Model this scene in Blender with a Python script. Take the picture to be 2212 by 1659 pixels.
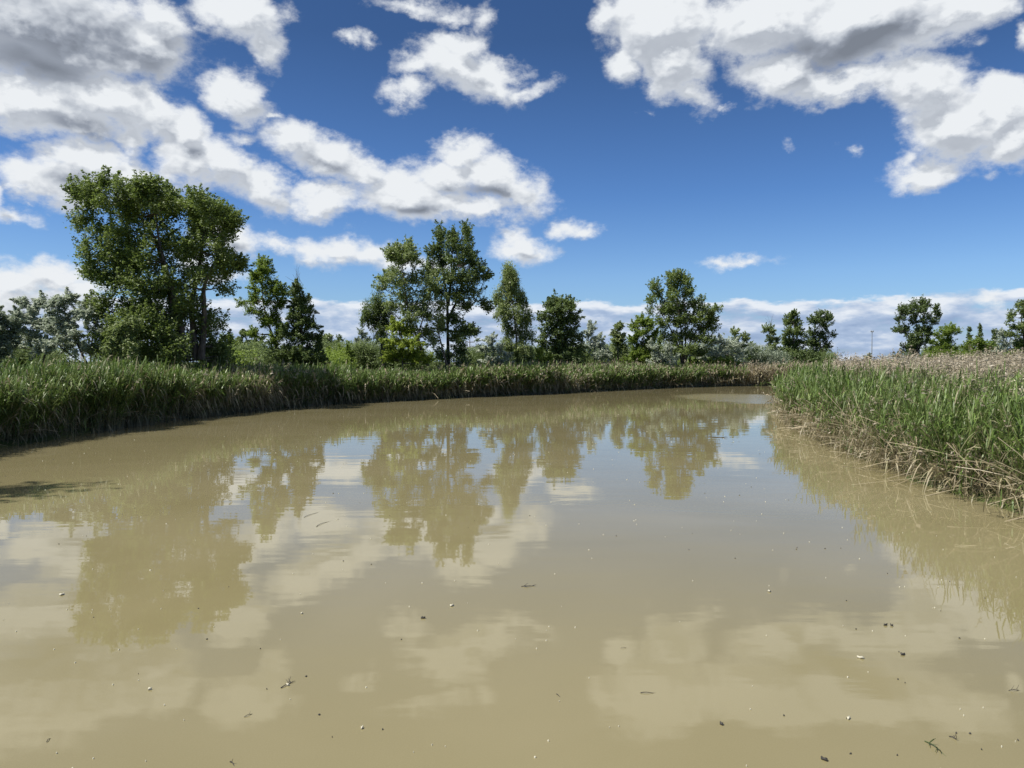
import bpy, math, random
import numpy as np
from math import radians, sin, cos, pi
SC = bpy.context.scene
for _o in list(bpy.data.objects): bpy.data.objects.remove(_o)

# ------------------------------------------------------------------ camera
FPX, CX, CY, HOR = 1642.0, 1106.0, 829.5, 781.0      # photograph sizes used for surveying (2212 x 1659)
CAMH = 2.6
PITCH = math.atan((CY - HOR) / FPX)
cd = bpy.data.cameras.new('camera'); cam = bpy.data.objects.new('camera', cd)
SC.collection.objects.link(cam); SC.camera = cam
cam.location = (0, 0, CAMH); cam.rotation_euler = (pi/2 - PITCH, 0, 0)
cd.sensor_fit = 'HORIZONTAL'; cd.sensor_width = 36; cd.lens = 36 * FPX / 2212
cd.clip_start = 0.1; cd.clip_end = 6000

# ------------------------------------------------------------------ light
SUN_AZ, SUN_EL = radians(-108), radians(57)           # azimuth from the view direction (+Y), to the right positive
sd = Vs = (sin(SUN_AZ)*cos(SUN_EL), cos(SUN_AZ)*cos(SUN_EL), sin(SUN_EL))
sl = bpy.data.lights.new('sun', 'SUN'); sl.energy = 5.0; sl.angle = radians(0.53); sl.color = (1.0, 0.95, 0.87)
so = bpy.data.objects.new('sun', sl); SC.collection.objects.link(so)
from mathutils import Vector
so.rotation_euler = Vector(sd).to_track_quat('Z', 'Y').to_euler(); so.location = (0, 0, 60)
SC.view_settings.view_transform = 'Standard'; SC.view_settings.look = 'None'
SC.view_settings.gamma = 1.0; SC.view_settings.exposure = 0.4
SC.cycles.use_denoising = True
SC.cycles.max_bounces = 8; SC.cycles.transparent_max_bounces = 8

def ray(X, Y):
    """direction seen at a surveyed point of the photograph"""
    x = (X - CX)/FPX; u = (CY - Y)/FPX
    v = np.array([x, cos(PITCH) + u*sin(PITCH), -sin(PITCH) + u*cos(PITCH)])
    return v / np.linalg.norm(v)
def azel(X, Y):
    d = ray(X, Y); return math.atan2(d[0], d[1]), math.asin(d[2])
def on_water(X, Y):
    d = ray(X, Y); t = -CAMH / d[2]; return np.array([d[0]*t, d[1]*t])
def at(X, Y, dist):
    d = ray(X, Y); t = dist / d[1]; return np.array([d[0]*t, dist, CAMH + d[2]*t])

# ------------------------------------------------------------------ world: sky and clouds far away
CLOUDS = [  # X, Y, rx, ry, rot deg, strength : each a lobe of a cloud, placed by its direction in the sky
 (40,50,370,125,0,1),(150,110,240,62,-5,1),(330,100,85,75,0,1),(345,40,75,55,0,.9),(520,25,95,60,0,1),(560,90,38,48,-30,.95),(430,55,35,22,0,.5),
 (50,205,160,70,0,1),(230,215,170,60,12,1),(340,235,75,48,25,1),(150,262,120,42,0,1),(272,300,36,42,0,1),(80,255,120,30,0,.9),
 (170,350,105,52,0,1),(120,385,110,42,10,1),(275,385,75,42,15,1),(60,388,50,16,-8,.85),(380,410,35,22,0,.8),
 (400,285,60,60,0,1),(410,345,75,62,0,1),(490,350,90,50,25,1),(560,400,75,45,25,1),(600,435,38,26,0,.9),
 (500,190,52,44,0,1),(515,215,52,32,15,1),(570,240,32,9,15,.8),(528,285,42,26,-15,.5),(605,272,44,16,0,.25),
 (640,308,68,42,15,1),(700,350,95,46,22,1),(780,385,75,34,15,1),(700,440,82,34,0,1),(655,425,40,22,0,.9),
 (860,425,110,50,0,1),(988,335,52,38,0,1),(985,312,30,18,0,1),(1060,385,95,42,10,1),(960,390,90,45,0,1),(1120,418,72,33,8,1),(960,452,165,30,0,1),(1060,466,60,16,0,.9),
 (40,458,52,17,5,.9),(0,410,26,22,0,.9),(0,345,14,16,0,.9),(85,430,14,9,0,.6),
 (985,92,48,34,0,1),(975,145,82,48,10,1),(1055,165,85,40,12,1),(1140,195,50,17,5,.95),(880,195,45,24,0,1),(905,145,45,26,0,.9),(900,8,75,17,0,.85),(985,28,52,20,0,.7),(1040,45,26,40,0,.55),
 (755,83,24,17,0,.85),(802,92,22,13,20,.7),
 (1430,50,120,100,10,1),(1460,140,80,70,25,1),(1315,35,46,70,0,.7),(1350,130,50,50,0,.8),(1500,205,42,30,30,1),
 (1650,50,150,85,0,1),(1690,165,95,58,10,1),(1850,60,200,90,0,1),(1800,190,140,36,-5,1),(2000,55,190,62,-8,1),(2090,15,130,38,0,1),(1930,170,120,36,0,.95),
 (1990,205,110,60,25,1),(2055,275,120,72,10,1),(2150,235,90,62,15,1),(2190,300,90,66,0,1),(2010,370,78,34,-5,1),(1960,350,40,22,0,.7),
 (1395,243,30,18,10,.26),(1705,328,34,22,30,.22),(1835,335,40,30,15,.22),(2140,385,30,14,-15,.45),(2100,100,34,17,0,.55),(2215,80,20,28,0,.9),(1560,232,22,9,0,.5),
 (1132,528,46,40,0,1),(1100,540,32,20,0,1),(1158,545,38,19,0,1),
 (1232,495,26,18,0,1),(1262,500,24,12,0,.95),(1560,561,26,12,0,1),(1592,564,60,11,1,.95),(1620,563,26,10,0,.95),(1825,597,36,11,-15,.2),
 (598,526,36,17,15,1),(668,550,60,28,10,1),(730,548,60,30,0,1),(790,560,60,22,5,1),(860,575,60,26,0,1),(940,570,60,20,0,.9),
 (500,525,62,38,12,1),(110,590,92,32,3,1),(35,615,80,34,0,1),(190,612,60,24,0,1),(480,610,58,16,5,.9),(20,655,120,24,0,1),(200,545,44,12,0,.25),
 (2138,642,26,12,0,1),(1975,640,70,14,5,.6),(420,560,60,24,0,.8),
]
GREY = [  # shaded bellies: X, Y, rx, ry, rot, amount
 (130,50,330,90,-2,1.0),(290,130,120,55,0,.85),(90,135,240,45,0,.7),(330,225,60,30,25,.6),(170,275,105,34,10,.75),(130,385,85,38,10,.65),
 (430,340,60,22,0,.5),(700,365,85,26,22,.6),(800,395,60,22,15,.55),(1080,420,110,20,5,.8),(900,458,100,17,0,.7),(960,420,60,20,0,.35),
 (1880,90,230,50,-8,1.0),(1750,110,110,40,0,.7),(2050,40,120,30,-20,.6),(1600,60,60,80,0,.25),(1050,180,60,24,0,.4),(1140,548,45,13,0,.5),
 (710,563,60,13,0,.5),(520,540,40,18,0,.5),(120,605,50,14,10,.4),(270,110,60,50,0,.3),
]
w = bpy.data.worlds.new('World'); SC.world = w; w.use_nodes = True
nt = w.node_tree; nt.nodes.clear(); N = nt.nodes; L = nt.links
def nd(t, **k):
    n = N.new(t)
    for a, b in k.items(): setattr(n, a, b)
    return n
def setin(n, i, v):
    if hasattr(v, 'is_output') or isinstance(v, bpy.types.NodeSocket): L.new(v, n.inputs[i])
    else: n.inputs[i].default_value = v
def M_(op, a, b=0.0, c=None, clamp=False):
    n = nd('ShaderNodeMath', operation=op, use_clamp=clamp); setin(n, 0, a); setin(n, 1, b)
    if c is not None: setin(n, 2, c)
    return n.outputs[0]
def V_(op, a, b=None, scale=None):
    n = nd('ShaderNodeVectorMath', operation=op); setin(n, 0, a)
    if b is not None: setin(n, 1, b)
    if scale is not None: n.inputs['Scale'].default_value = scale
    return n.outputs['Value'] if op in ('LENGTH', 'DOT_PRODUCT') else n.outputs[0]
def noise(vec, scale, detail, rough=.5, lac=2.0, dist=0.0):
    n = nd('ShaderNodeTexNoise'); n.noise_dimensions = '3D'; setin(n, 'Vector', vec)
    n.inputs['Scale'].default_value = scale; n.inputs['Detail'].default_value = detail
    n.inputs['Roughness'].default_value = rough; n.inputs['Lacunarity'].default_value = lac; n.inputs['Distortion'].default_value = dist
    return n
def smooth(x, a, b):
    n = nd('ShaderNodeMapRange', interpolation_type='SMOOTHSTEP'); setin(n, 0, x)
    n.inputs[1].default_value = a; n.inputs[2].default_value = b; n.inputs[3].default_value = 0; n.inputs[4].default_value = 1
    return n.outputs[0]
def mixc(f, a, b):
    n = nd('ShaderNodeMix', data_type='RGBA'); setin(n, 0, f)
    for i, v in ((6, a), (7, b)):
        if isinstance(v, tuple): n.inputs[i].default_value = (*v, 1)
        else: L.new(v, n.inputs[i])
    return n.outputs[2]
tc = nd('ShaderNodeTexCoord').outputs['Generated']
sp = nd('ShaderNodeSeparateXYZ'); L.new(tc, sp.inputs[0])
az = M_('ARCTAN2', sp.outputs[0], sp.outputs[1]); el = M_('ARCSINE', sp.outputs[2])
cb = nd('ShaderNodeCombineXYZ'); L.new(az, cb.inputs[0]); L.new(el, cb.inputs[1]); AE0 = cb.outputs[0]
# the outlines are broken up by warping the place where each lobe is looked up
stretch = V_('MULTIPLY', tc, (1, 1, 1.5))
n1 = noise(stretch, 9, 3, .55)
n2 = noise(stretch, 26, 7, .64)
o1 = V_('SCALE', V_('SUBTRACT', n1.outputs['Color'], (.5, .5, .5)), scale=0.055)
o2 = V_('SCALE', V_('SUBTRACT', n2.outputs['Color'], (.5, .5, .5)), scale=0.034)
AE = V_('ADD', V_('ADD', AE0, o1), o2)
AE = V_('MULTIPLY', AE, (1, 1, 0)); AEs = V_('MULTIPLY', V_('ADD', AE0, o1), (1, 1, 0))
def field(co, lst, k, grey=False):
    cur = None; turned = {}
    for (X, Y, rx, ry, rot, s) in lst:
        rot = 15*round(rot/15) if abs(rot) > 7 else 0
        if rot not in turned:
            m = nd('ShaderNodeMapping', vector_type='POINT'); setin(m, 0, co); m.inputs[2].default_value = (0, 0, radians(rot)); turned[rot] = m.outputs[0] if rot else co
        a, e = azel(X, Y); a2, _ = azel(X + rx*.5, Y); a1, _ = azel(X - rx*.5, Y); _, e2 = azel(X, Y - ry*.5); _, e1 = azel(X, Y + ry*.5)
        t = radians(rot); ca, ce = a*cos(t) - e*sin(t), a*sin(t) + e*cos(t); ra, re = a2 - a1, e2 - e1
        m = nd('ShaderNodeVectorMath', operation='MULTIPLY_ADD'); L.new(turned[rot], m.inputs[0])
        m.inputs[1].default_value = (1/ra, 1/re, 0); m.inputs[2].default_value = (-ca/ra, -ce/re, 0)
        l = V_('LENGTH', m.outputs[0])
        wt = 1.0 if grey else min(1.6, max(.45, (min(rx, ry)/45.0)**.7))
        v = M_('MULTIPLY_ADD', l, -wt, wt*s if grey else wt*1.0 - (1 - s)*.9)
        if cur is None: cur = M_('MAXIMUM', v, -1.0)
        else: cur = M_('SMOOTH_MAX', cur, v, k)
    return cur
# the sky is worked out in three sectors so that each direction only looks up the lobes near it
def cloudy(lst, grey, bg_col):
    F1 = field(AE, lst, .12)
    F2 = field(V_('ADD', AE, (-0.010, 0.022, 0)), lst, .12)
    GR = field(AEs, grey, .35, True)
    den = M_('ADD', F1, M_('ADD', M_('MULTIPLY_ADD', fine, 1.2, -.62), M_('MULTIPLY_ADD', p0, -.6, .20)))
    alpha = smooth(den, -.44, .44)
    relief = M_('SUBTRACT', F1, F2)                       # > 0 on the side the sun reaches
    lum = M_('ADD', M_('MULTIPLY_ADD', relief, RELK, LUM0), M_('MULTIPLY', bil, BILK))
    lum = M_('MAXIMUM', lum, .60)
    thin = M_('SUBTRACT', 1.0, smooth(den, -.1, .8))
    lum = M_('MULTIPLY_ADD', thin, .16, lum)
    lum = M_('MULTIPLY_ADD', smooth(GR, -.35, 1.15), -.60, lum)
    lum = M_('MULTIPLY_ADD', b1, .22, M_('SUBTRACT', lum, .11))
    lum = M_('MINIMUM', M_('MAXIMUM', lum, .16), 1.0)
    ramp = nd('ShaderNodeValToRGB'); L.new(lum, ramp.inputs[0]); cr = ramp.color_ramp
    cr.elements[0].position = .12; cr.elements[0].color = (.19, .215, .26, 1)
    cr.elements[1].position = 1.0; cr.elements[1].color = (.84, .87, .90, 1)
    for p, c in ((.4, (.30, .335, .40)), (.7, (.57, .61, .67))):
        e_ = cr.elements.new(p); e_.color = (*c, 1)
    bg = nd('ShaderNodeBackground'); L.new(mixc(alpha, bg_col, scl(ramp.outputs[0])), bg.inputs[0]); bg.inputs[1].default_value = WST
    return bg.outputs[0]
RELK, LUM0, BILK = .62, .755, 1.15
SKYS = 0.10; WST = SKYS/2**.4
TINT = ((0, (.80, 1.0, 1.30)), (.79, (.38, .54, .75)), (.22, (.77, .98, 1.28)), (.42, (.54, .78, 1.12)))
def nd_rgb(c):
    n = nd('ShaderNodeRGB'); n.outputs[0].default_value = (*c, 1); return n.outputs[0]
def scl(c):
    n = nd('ShaderNodeVectorMath', operation='SCALE'); L.new(c, n.inputs[0]); n.inputs['Scale'].default_value = 1/SKYS; return n.outputs[0]
b1 = noise(stretch, 22, 5, .55).outputs[0]
def puffs(vec):
    n = nd('ShaderNodeTexVoronoi', feature='F1', normalize=True); L.new(vec, n.inputs['Vector']); n.inputs['Scale'].default_value = 24
    n.inputs['Detail'].default_value = 2.2; n.inputs['Roughness'].default_value = .6; n.inputs['Lacunarity'].default_value = 2.3
    return n.outputs['Distance']
pw = V_('ADD', stretch, V_('ADD', V_('SCALE', o2, scale=.55), V_('SCALE', o1, scale=.3))); p0 = puffs(pw)
bil = M_('SUBTRACT', puffs(V_('ADD', pw, (-0.007, 0.0, 0.013))), p0)
fine = noise(stretch, 42, 8, .64).outputs[0]
# low bank of cloud along the horizon
hco = nd('ShaderNodeMapping'); L.new(AE0, hco.inputs[0]); hco.inputs[3].default_value = (1, 3.0, 1)
h1 = noise(hco.outputs[0], 14, 8, .56); h2 = noise(V_('ADD', hco.outputs[0], (-.006, .026, 0)), 14, 8, .56)
top = noise(hco.outputs[0], 16, 6, .6)
edge = M_('SUBTRACT', M_('MULTIPLY_ADD', top.outputs[0], .035, .062), el)
ha = smooth(edge, 0.0, .006)
gap = smooth(h1.outputs[0], .30, .48)
ha = M_('MULTIPLY', ha, M_('MULTIPLY_ADD', gap, .7, .3))
hl = M_('MULTIPLY_ADD', M_('SUBTRACT', h1.outputs[0], h2.outputs[0]), 1.55, .55)
hl = M_('ADD', hl, M_('MULTIPLY_ADD', smooth(edge, .03, .0), .4, M_('MULTIPLY_ADD', h1.outputs[0], .9, -.45)))
hr = nd('ShaderNodeValToRGB'); L.new(hl, hr.inputs[0]); cr = hr.color_ramp
cr.elements[0].position = .1; cr.elements[0].color = (.25, .35, .55, 1)
cr.elements[1].position = 1.0; cr.elements[1].color = (.80, .85, .92, 1)
e_ = cr.elements.new(.55); e_.color = (.42, .53, .72, 1)
sky = nd('ShaderNodeTexSky'); sky.sky_type = 'NISHITA'; sky.sun_disc = False
sky.sun_elevation = SUN_EL; sky.sun_rotation = SUN_AZ; sky.air_density = 1.0; sky.dust_density = 0.4; sky.ozone_density = 4.0
skc = nd('ShaderNodeMix', data_type='RGBA', blend_type='MULTIPLY'); skc.inputs[0].default_value = 1
L.new(sky.outputs[0], skc.inputs[6]); 
tr = nd('ShaderNodeValToRGB'); L.new(M_('MULTIPLY', el, 2.0), tr.inputs[0]); cr = tr.color_ramp   # clean dry air: deeper blue with height
TINT = sorted(TINT); cr.elements[0].position = TINT[0][0]; cr.elements[0].color = (*TINT[0][1], 1); cr.elements[1].position = TINT[-1][0]; cr.elements[1].color = (*TINT[-1][1], 1)
for p, c in TINT[1:-1]: cr.elements.new(p).color = (*c, 1)
L.new(tr.outputs[0], skc.inputs[7])
c1 = mixc(ha, skc.outputs[2], scl(hr.outputs[0]))
hi = noise(tc, 2.6, 5, .6).outputs[0]                      # unseen broken cloud added overhead, above the frame, to raise the fill light
cov = M_('MULTIPLY', smooth(el, radians(35), radians(42)), smooth(hi, .42, .58))
bg = nd('ShaderNodeBackground'); L.new(mixc(cov, c1, scl(nd_rgb((.80, .83, .87)))), bg.inputs[0]); bg.inputs[1].default_value = WST
def mixs(f, a, b):
    n = nd('ShaderNodeMixShader'); L.new(f, n.inputs[0]); L.new(a, n.inputs[1]); L.new(b, n.inputs[2]); return n.outputs[0]
def sect(x0, x1):
    near = lambda l: [c for c in l if c[0] + max(c[2], c[3])*1.25 + 70 > x0 and c[0] - max(c[2], c[3])*1.25 - 70 < x1]
    return cloudy(near(CLOUDS), near(GREY), c1)
SPLIT = (560, 1210)
shA = sect(-400, SPLIT[0]); shB = sect(SPLIT[0], SPLIT[1]); shC = sect(SPLIT[1], 2800)
aa = azel(SPLIT[0], 400)[0]; ab = azel(SPLIT[1], 400)[0]
sh = mixs(M_('GREATER_THAN', az, ab), mixs(M_('GREATER_THAN', az, aa), shA, shB), shC)
inb = M_('MULTIPLY', M_('MULTIPLY', M_('LESS_THAN', M_('ABSOLUTE', az), radians(43)), M_('LESS_THAN', el, radians(35))), M_('GREATER_THAN', el, radians(2.5)))
wo = nd('ShaderNodeOutputWorld'); L.new(mixs(inb, bg.outputs[0], sh), wo.inputs[0])
w.cycles.sampling_method = 'MANUAL'; w.cycles.sample_map_resolution = 512
# ------------------------------------------------------------------ helpers
def tag(o, label=None, cat=None, group=None, kind=None):
    if label: o['label'] = label
    if cat: o['category'] = cat
    if group: o['group'] = group
    if kind: o['kind'] = kind
    return o
def mesh_obj(name, V, F, mat, parent=None, attrs=None, smooth_=False):
    """V (n,3) array, F (m,4) or (m,3) array"""
    V = np.ascontiguousarray(V, dtype=np.float32); F = np.ascontiguousarray(F, dtype=np.int32)
    me = bpy.data.meshes.new(name); k = F.shape[1]
    me.vertices.add(len(V)); me.vertices.foreach_set('co', V.ravel())
    me.loops.add(F.size); me.loops.foreach_set('vertex_index', F.ravel())
    me.polygons.add(len(F)); me.polygons.foreach_set('loop_start', np.arange(0, F.size, k, dtype=np.int32))
    me.polygons.foreach_set('loop_total', np.full(len(F), k, dtype=np.int32))
    if smooth_: me.polygons.foreach_set('use_smooth', np.ones(len(F), dtype=bool))
    for an, av in (attrs or {}).items():
        a = me.attributes.new(an, 'FLOAT', 'POINT'); a.data.foreach_set('value', np.ascontiguousarray(av, dtype=np.float32))
    me.update(calc_edges=True); me.validate()
    me.materials.append(mat)
    o = bpy.data.objects.new(name, me); SC.collection.objects.link(o)
    if parent: o.parent = parent
    return o
def empty(name, loc=(0, 0, 0), rz=0):
    o = bpy.data.objects.new(name, None); SC.collection.objects.link(o); o.location = loc; o.rotation_euler = (0, 0, rz)
    o.empty_display_size = .2
    return o
def new_mat(name):
    m = bpy.data.materials.new(name); m.use_nodes = True
    global N, L
    N = m.node_tree.nodes; L = m.node_tree.links; N.clear()
    out = nd('ShaderNodeOutputMaterial'); b = nd('ShaderNodeBsdfPrincipled'); L.new(b.outputs[0], out.inputs[0])
    return m, b, out

# ------------------------------------------------------------------ the river
LB = [(-1500, -60), (-400, -60), (-60, -20), (-24, -6), (-17.5, 6), (-16.5, 16)] + [tuple(on_water(X, Y)) for X, Y in
      ((0, 966), (120, 946), (250, 926), (380, 907), (500, 892), (700, 874), (1000, 858), (1200, 849.5), (1440, 837.5), (1560, 834.5), (1700, 833))] + [(48, 90), (80, 93), (160, 85), (400, 60), (1500, 60)]
RB = [(1500, -60), (60, -40), (14, 0), (9.2, 7), (8.5, 10.5)] + [tuple(on_water(X, Y)) for X, Y in
      ((2212, 1117), (2090, 1074), (2000, 1044), (1907, 1011), (1820, 971), (1774, 951), (1712, 915), (1698, 890))] + [(19.6, 51), (27, 58), (40, 63), (80, 66), (160, 58), (400, 30), (1500, 30)]
POLY = np.array(LB + RB[::-1])
def seg_dist(P, line):
    line = np.array(line); best = np.full(len(P), 1e9)
    for a, b in zip(line[:-1], line[1:]):
        d = b - a; t = np.clip(((P - a) @ d) / (d @ d), 0, 1)
        q = P - (a + t[:, None]*d); best = np.minimum(best, np.hypot(q[:, 0], q[:, 1]))
    return best
def inside(P, poly):
    x, y = P[:, 0], P[:, 1]; r = np.zeros(len(P), bool); n = len(poly)
    for i in range(n):
        x1, y1 = poly[i]; x2, y2 = poly[(i+1) % n]
        if y1 == y2: continue
        c = ((y1 > y) != (y2 > y)) & (x < (x2 - x1)*(y - y1)/(y2 - y1) + x1); r ^= c
    return r
def river_sd(P):      # > 0 on land
    d = np.minimum(seg_dist(P, LB), seg_dist(P, RB)); return np.where(inside(P, POLY), -d, d)
def axis(lo, hi, step, far):
    a = list(np.arange(lo, hi, step)); s = step; x = a[0]; left = []
    while x > -far: s *= 1.25; x -= s; left.append(x)
    s = step; x = a[-1]; right = []
    while x < far: s *= 1.25; x += s; right.append(x)
    return np.array(left[::-1] + a + right)
gx = axis(-45, 75, .7, 2500); gy = axis(-5, 110, .7, 2500)
GX, GY = np.meshgrid(gx, gy); P = np.stack([GX.ravel(), GY.ravel()], 1); sdv = river_sd(P)
rg = np.random.default_rng(5)
Z = np.where(sdv > 0, np.minimum(.14 + .03*sdv, .45), np.maximum(-.9, -.1 + .5*sdv)) + rg.normal(0, .02, len(P))
nx, ny = len(gx), len(gy); idx = np.arange(nx*ny).reshape(ny, nx)
F = np.stack([idx[:-1, :-1], idx[:-1, 1:], idx[1:, 1:], idx[1:, :-1]], -1).reshape(-1, 4)
mg, b, _ = new_mat('meadow_ground')
g = nd('ShaderNodeNewGeometry').outputs['Position']
a1 = noise(g, .35, 6).outputs[0]; a2 = noise(g, 6, 5).outputs[0]
c = mixc(smooth(a1, .35, .65), (.045, .065, .02), (.085, .10, .035)); c = mixc(smooth(a2, .5, .7), c, (.10, .085, .05))
L.new(c, b.inputs['Base Color']); b.inputs['Roughness'].default_value = 1
b.inputs['Specular IOR Level'].default_value = .1
tag(mesh_obj('ground', np.stack([P[:, 0], P[:, 1], Z], 1), F, mg, smooth_=True), kind='structure')

mw, b, _ = new_mat('muddy_water')
g = nd('ShaderNodeNewGeometry').outputs['Position']
silt = noise(g, .22, 4, .5, dist=.6).outputs[0]
gr = noise(g, 90, 2, .6).outputs[0]
c = mixc(smooth(silt, .3, .7), (.190, .165, .081), (.220, .192, .103))
c = mixc(M_('MULTIPLY', smooth(gr, .35, .75), .22), c, (.26, .225, .14))
L.new(c, b.inputs['Base Color']); b.inputs['IOR'].default_value = 1.333
dist = V_('LENGTH', V_('SUBTRACT', g, (0, 0, 0)))
mp = nd('ShaderNodeMapping'); L.new(g, mp.inputs[0]); mp.inputs[3].default_value = (.55, 1.6, 1); mp.inputs[2].default_value = (0, 0, radians(6))
r1 = noise(mp.outputs[0], .9, 2, .5).outputs[0]
r2 = noise(mp.outputs[0], 5.0, 2, .5).outputs[0]
calm = smooth(noise(g, .11, 3, .5).outputs[0], .42, .62)
hgt = M_('ADD', M_('MULTIPLY', r1, .0032), M_('MULTIPLY', r2, M_('MULTIPLY_ADD', calm, .00035, .00014)))
pm = nd('ShaderNodeMapping', vector_type='TEXTURE'); L.new(g, pm.inputs[0])
pm.inputs[1].default_value = (16.8, 54, 0); pm.inputs[3].default_value = (5, 8, 50)
patch = smooth(M_('ADD', V_('LENGTH', pm.outputs[0]), M_('MULTIPLY_ADD', r1, .8, -.4)), 1.0, .8)
L.new(M_('MULTIPLY_ADD', patch, .15, .015), b.inputs['Roughness'])
rp = noise(mp.outputs[0], 3.2, 3, .5).outputs[0]
hgt = M_('ADD', hgt, M_('MULTIPLY', rp, M_('MULTIPLY', patch, .014)))
bp = nd('ShaderNodeBump'); L.new(hgt, bp.inputs['Height']); bp.inputs['Strength'].default_value = 1; bp.inputs['Distance'].default_value = 1
L.new(bp.outputs[0], b.inputs['Normal'])
s_ = 2500
tag(mesh_obj('water', np.array([(-s_, -s_, 0), (s_, -s_, 0), (s_, s_, 0), (-s_, s_, 0)]), np.array([[0, 1, 2, 3]]), mw), kind='structure')
# ------------------------------------------------------------------ foliage and bark
def leaf_mat(name, dark, light, trans=.35, spec=.35, rough=.5, back=None):
    m, b, out = new_mat(name)
    at_ = nd('ShaderNodeAttribute'); at_.attribute_name = 'tone'
    c = mixc(at_.outputs['Fac'], dark, light)
    if back:
        bf = nd('ShaderNodeNewGeometry').outputs['Backfacing']; c = mixc(bf, c, back)
    L.new(c, b.inputs['Base Color']); b.inputs['Roughness'].default_value = rough
    b.inputs['Specular IOR Level'].default_value = spec
    t = nd('ShaderNodeBsdfTranslucent'); L.new(mixc(.35, c, tuple(min(1, x*1.6 + .02) for x in light)), t.inputs[0])
    mx = nd('ShaderNodeMixShader'); mx.inputs[0].default_value = trans
    L.new(b.outputs[0], mx.inputs[1]); L.new(t.outputs[0], mx.inputs[2]); L.new(mx.outputs[0], out.inputs[0])
    return m
LEAF = {
 'poplar': leaf_mat('poplar_leaves', (0.088, 0.132, 0.024), (0.205, 0.275, 0.058), .35, .3, .5, back=(0.181, 0.233, 0.085)),
 'dark':   leaf_mat('dark_green_leaves', (0.070, 0.112, 0.025), (0.172, 0.238, 0.058), .32, .3, .5, back=(0.136, 0.183, 0.075)),
 'fresh':  leaf_mat('fresh_green_leaves', (0.114, 0.171, 0.025), (0.249, 0.335, 0.056), .42, .35, .5),
 'yellow': leaf_mat('yellow_green_leaves', (0.156, 0.208, 0.026), (0.325, 0.403, 0.065), .42, .3, .5),
 'ash':    leaf_mat('narrow_green_leaves', (0.114, 0.157, 0.043), (0.241, 0.314, 0.096), .38, .4, .45, back=(0.256, 0.306, 0.128)),
 'silver': leaf_mat('silver_leaves', (.22, .265, .175), (.43, .49, .36), .32, .3, .55, back=(.45, .49, .39)),
 'grey':   leaf_mat('grey_green_leaves', (.125, .165, .105), (.26, .315, .20), .28, .3, .5, back=(.29, .33, .24)),
 'far':    leaf_mat('far_green_leaves', (0.099, 0.142, 0.048), (0.196, 0.254, 0.085), .35, .3, .55),
}
def bark_mat(name, c1, c2):
    m, b, _ = new_mat(name); g = nd('ShaderNodeNewGeometry').outputs['Position']
    mp = nd('ShaderNodeMapping'); L.new(g, mp.inputs[0]); mp.inputs[3].default_value = (1, 1, .25)
    n = noise(mp.outputs[0], 9, 5, .6).outputs[0]; L.new(mixc(smooth(n, .35, .65), c1, c2), b.inputs['Base Color'])
    b.inputs['Roughness'].default_value = .9
    bp = nd('ShaderNodeBump'); L.new(n, bp.inputs['Height']); bp.inputs['Distance'].default_value = .05; L.new(bp.outputs[0], b.inputs['Normal'])
    return m
BARK = bark_mat('bark', (.055, .045, .036), (.16, .13, .10)); BARKD = bark_mat('dark_bark', (.03, .026, .022), (.08, .066, .052))
BARKG = bark_mat('grey_bark', (.10, .095, .085), (.22, .205, .18))

def tubes(paths):
    """paths: list of (points (k,3), radii (k,)) -> verts, faces of six-sided tapered tubes"""
    VV, FF, off = [], [], 0; S = 6; ang = np.arange(S)*2*pi/S
    for p, r in paths:
        p = np.asarray(p, float); r = np.asarray(r, float); k = len(p)
        t = np.gradient(p, axis=0); t /= np.linalg.norm(t, axis=1)[:, None] + 1e-9
        ref = np.array([1.0, 0.13, 0.07]) if abs(t[:, 0]).mean() < .8 else np.array([0, 1.0, .1])
        u = np.cross(t, ref); u /= np.linalg.norm(u, axis=1)[:, None] + 1e-9; v = np.cross(t, u)
        ring = p[:, None] + r[:, None, None]*(u[:, None]*np.cos(ang)[None, :, None] + v[:, None]*np.sin(ang)[None, :, None])
        VV.append(ring.reshape(-1, 3)); i = np.arange(k*S).reshape(k, S) + off
        f = np.stack([i[:-1], np.roll(i[:-1], -1, 1), np.roll(i[1:], -1, 1), i[1:]], -1).reshape(-1, 4); FF.append(f); off += k*S
    return np.concatenate(VV), np.concatenate(FF)
def curve(pts, n):
    pts = np.asarray(pts, float)
    if len(pts) == 2: pts = np.array([pts[0], pts.mean(0), pts[1]])
    t = np.linspace(0, 1, len(pts)); T = np.linspace(0, 1, n)
    q = np.stack([np.interp(T, t, pts[:, i]) for i in range(3)], 1)
    for _ in range(2): q[1:-1] = (q[:-2] + 2*q[1:-1] + q[2:])/4
    return q
def leaves(C, size, rg, tone, flat=.7, long=1.0, tdir=None):
    """one small folded-free blade per centre, random facing, slightly favouring the horizontal"""
    n = len(C); nm = rg.normal(size=(n, 3)); nm[:, 2] = np.abs(nm[:, 2]) + flat; nm /= np.linalg.norm(nm, axis=1)[:, None]
    a = rg.normal(size=(n, 3)) if tdir is None else tdir + rg.normal(size=(n, 3))*.25
    a -= (a*nm).sum(1)[:, None]*nm; a /= np.linalg.norm(a, axis=1)[:, None] + 1e-9; b = np.cross(nm, a)
    s = size*rg.uniform(.65, 1.3, n)[:, None]; sl_, sw = s*.5*long, s*.42
    V = np.stack([C - a*sl_, C + b*sw*.9 - a*sl_*.1, C + a*sl_, C - b*sw*.9 - a*sl_*.1], 1).reshape(-1, 3)
    F = np.arange(n*4).reshape(n, 4); return V, F, np.repeat(tone, 4)

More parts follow.
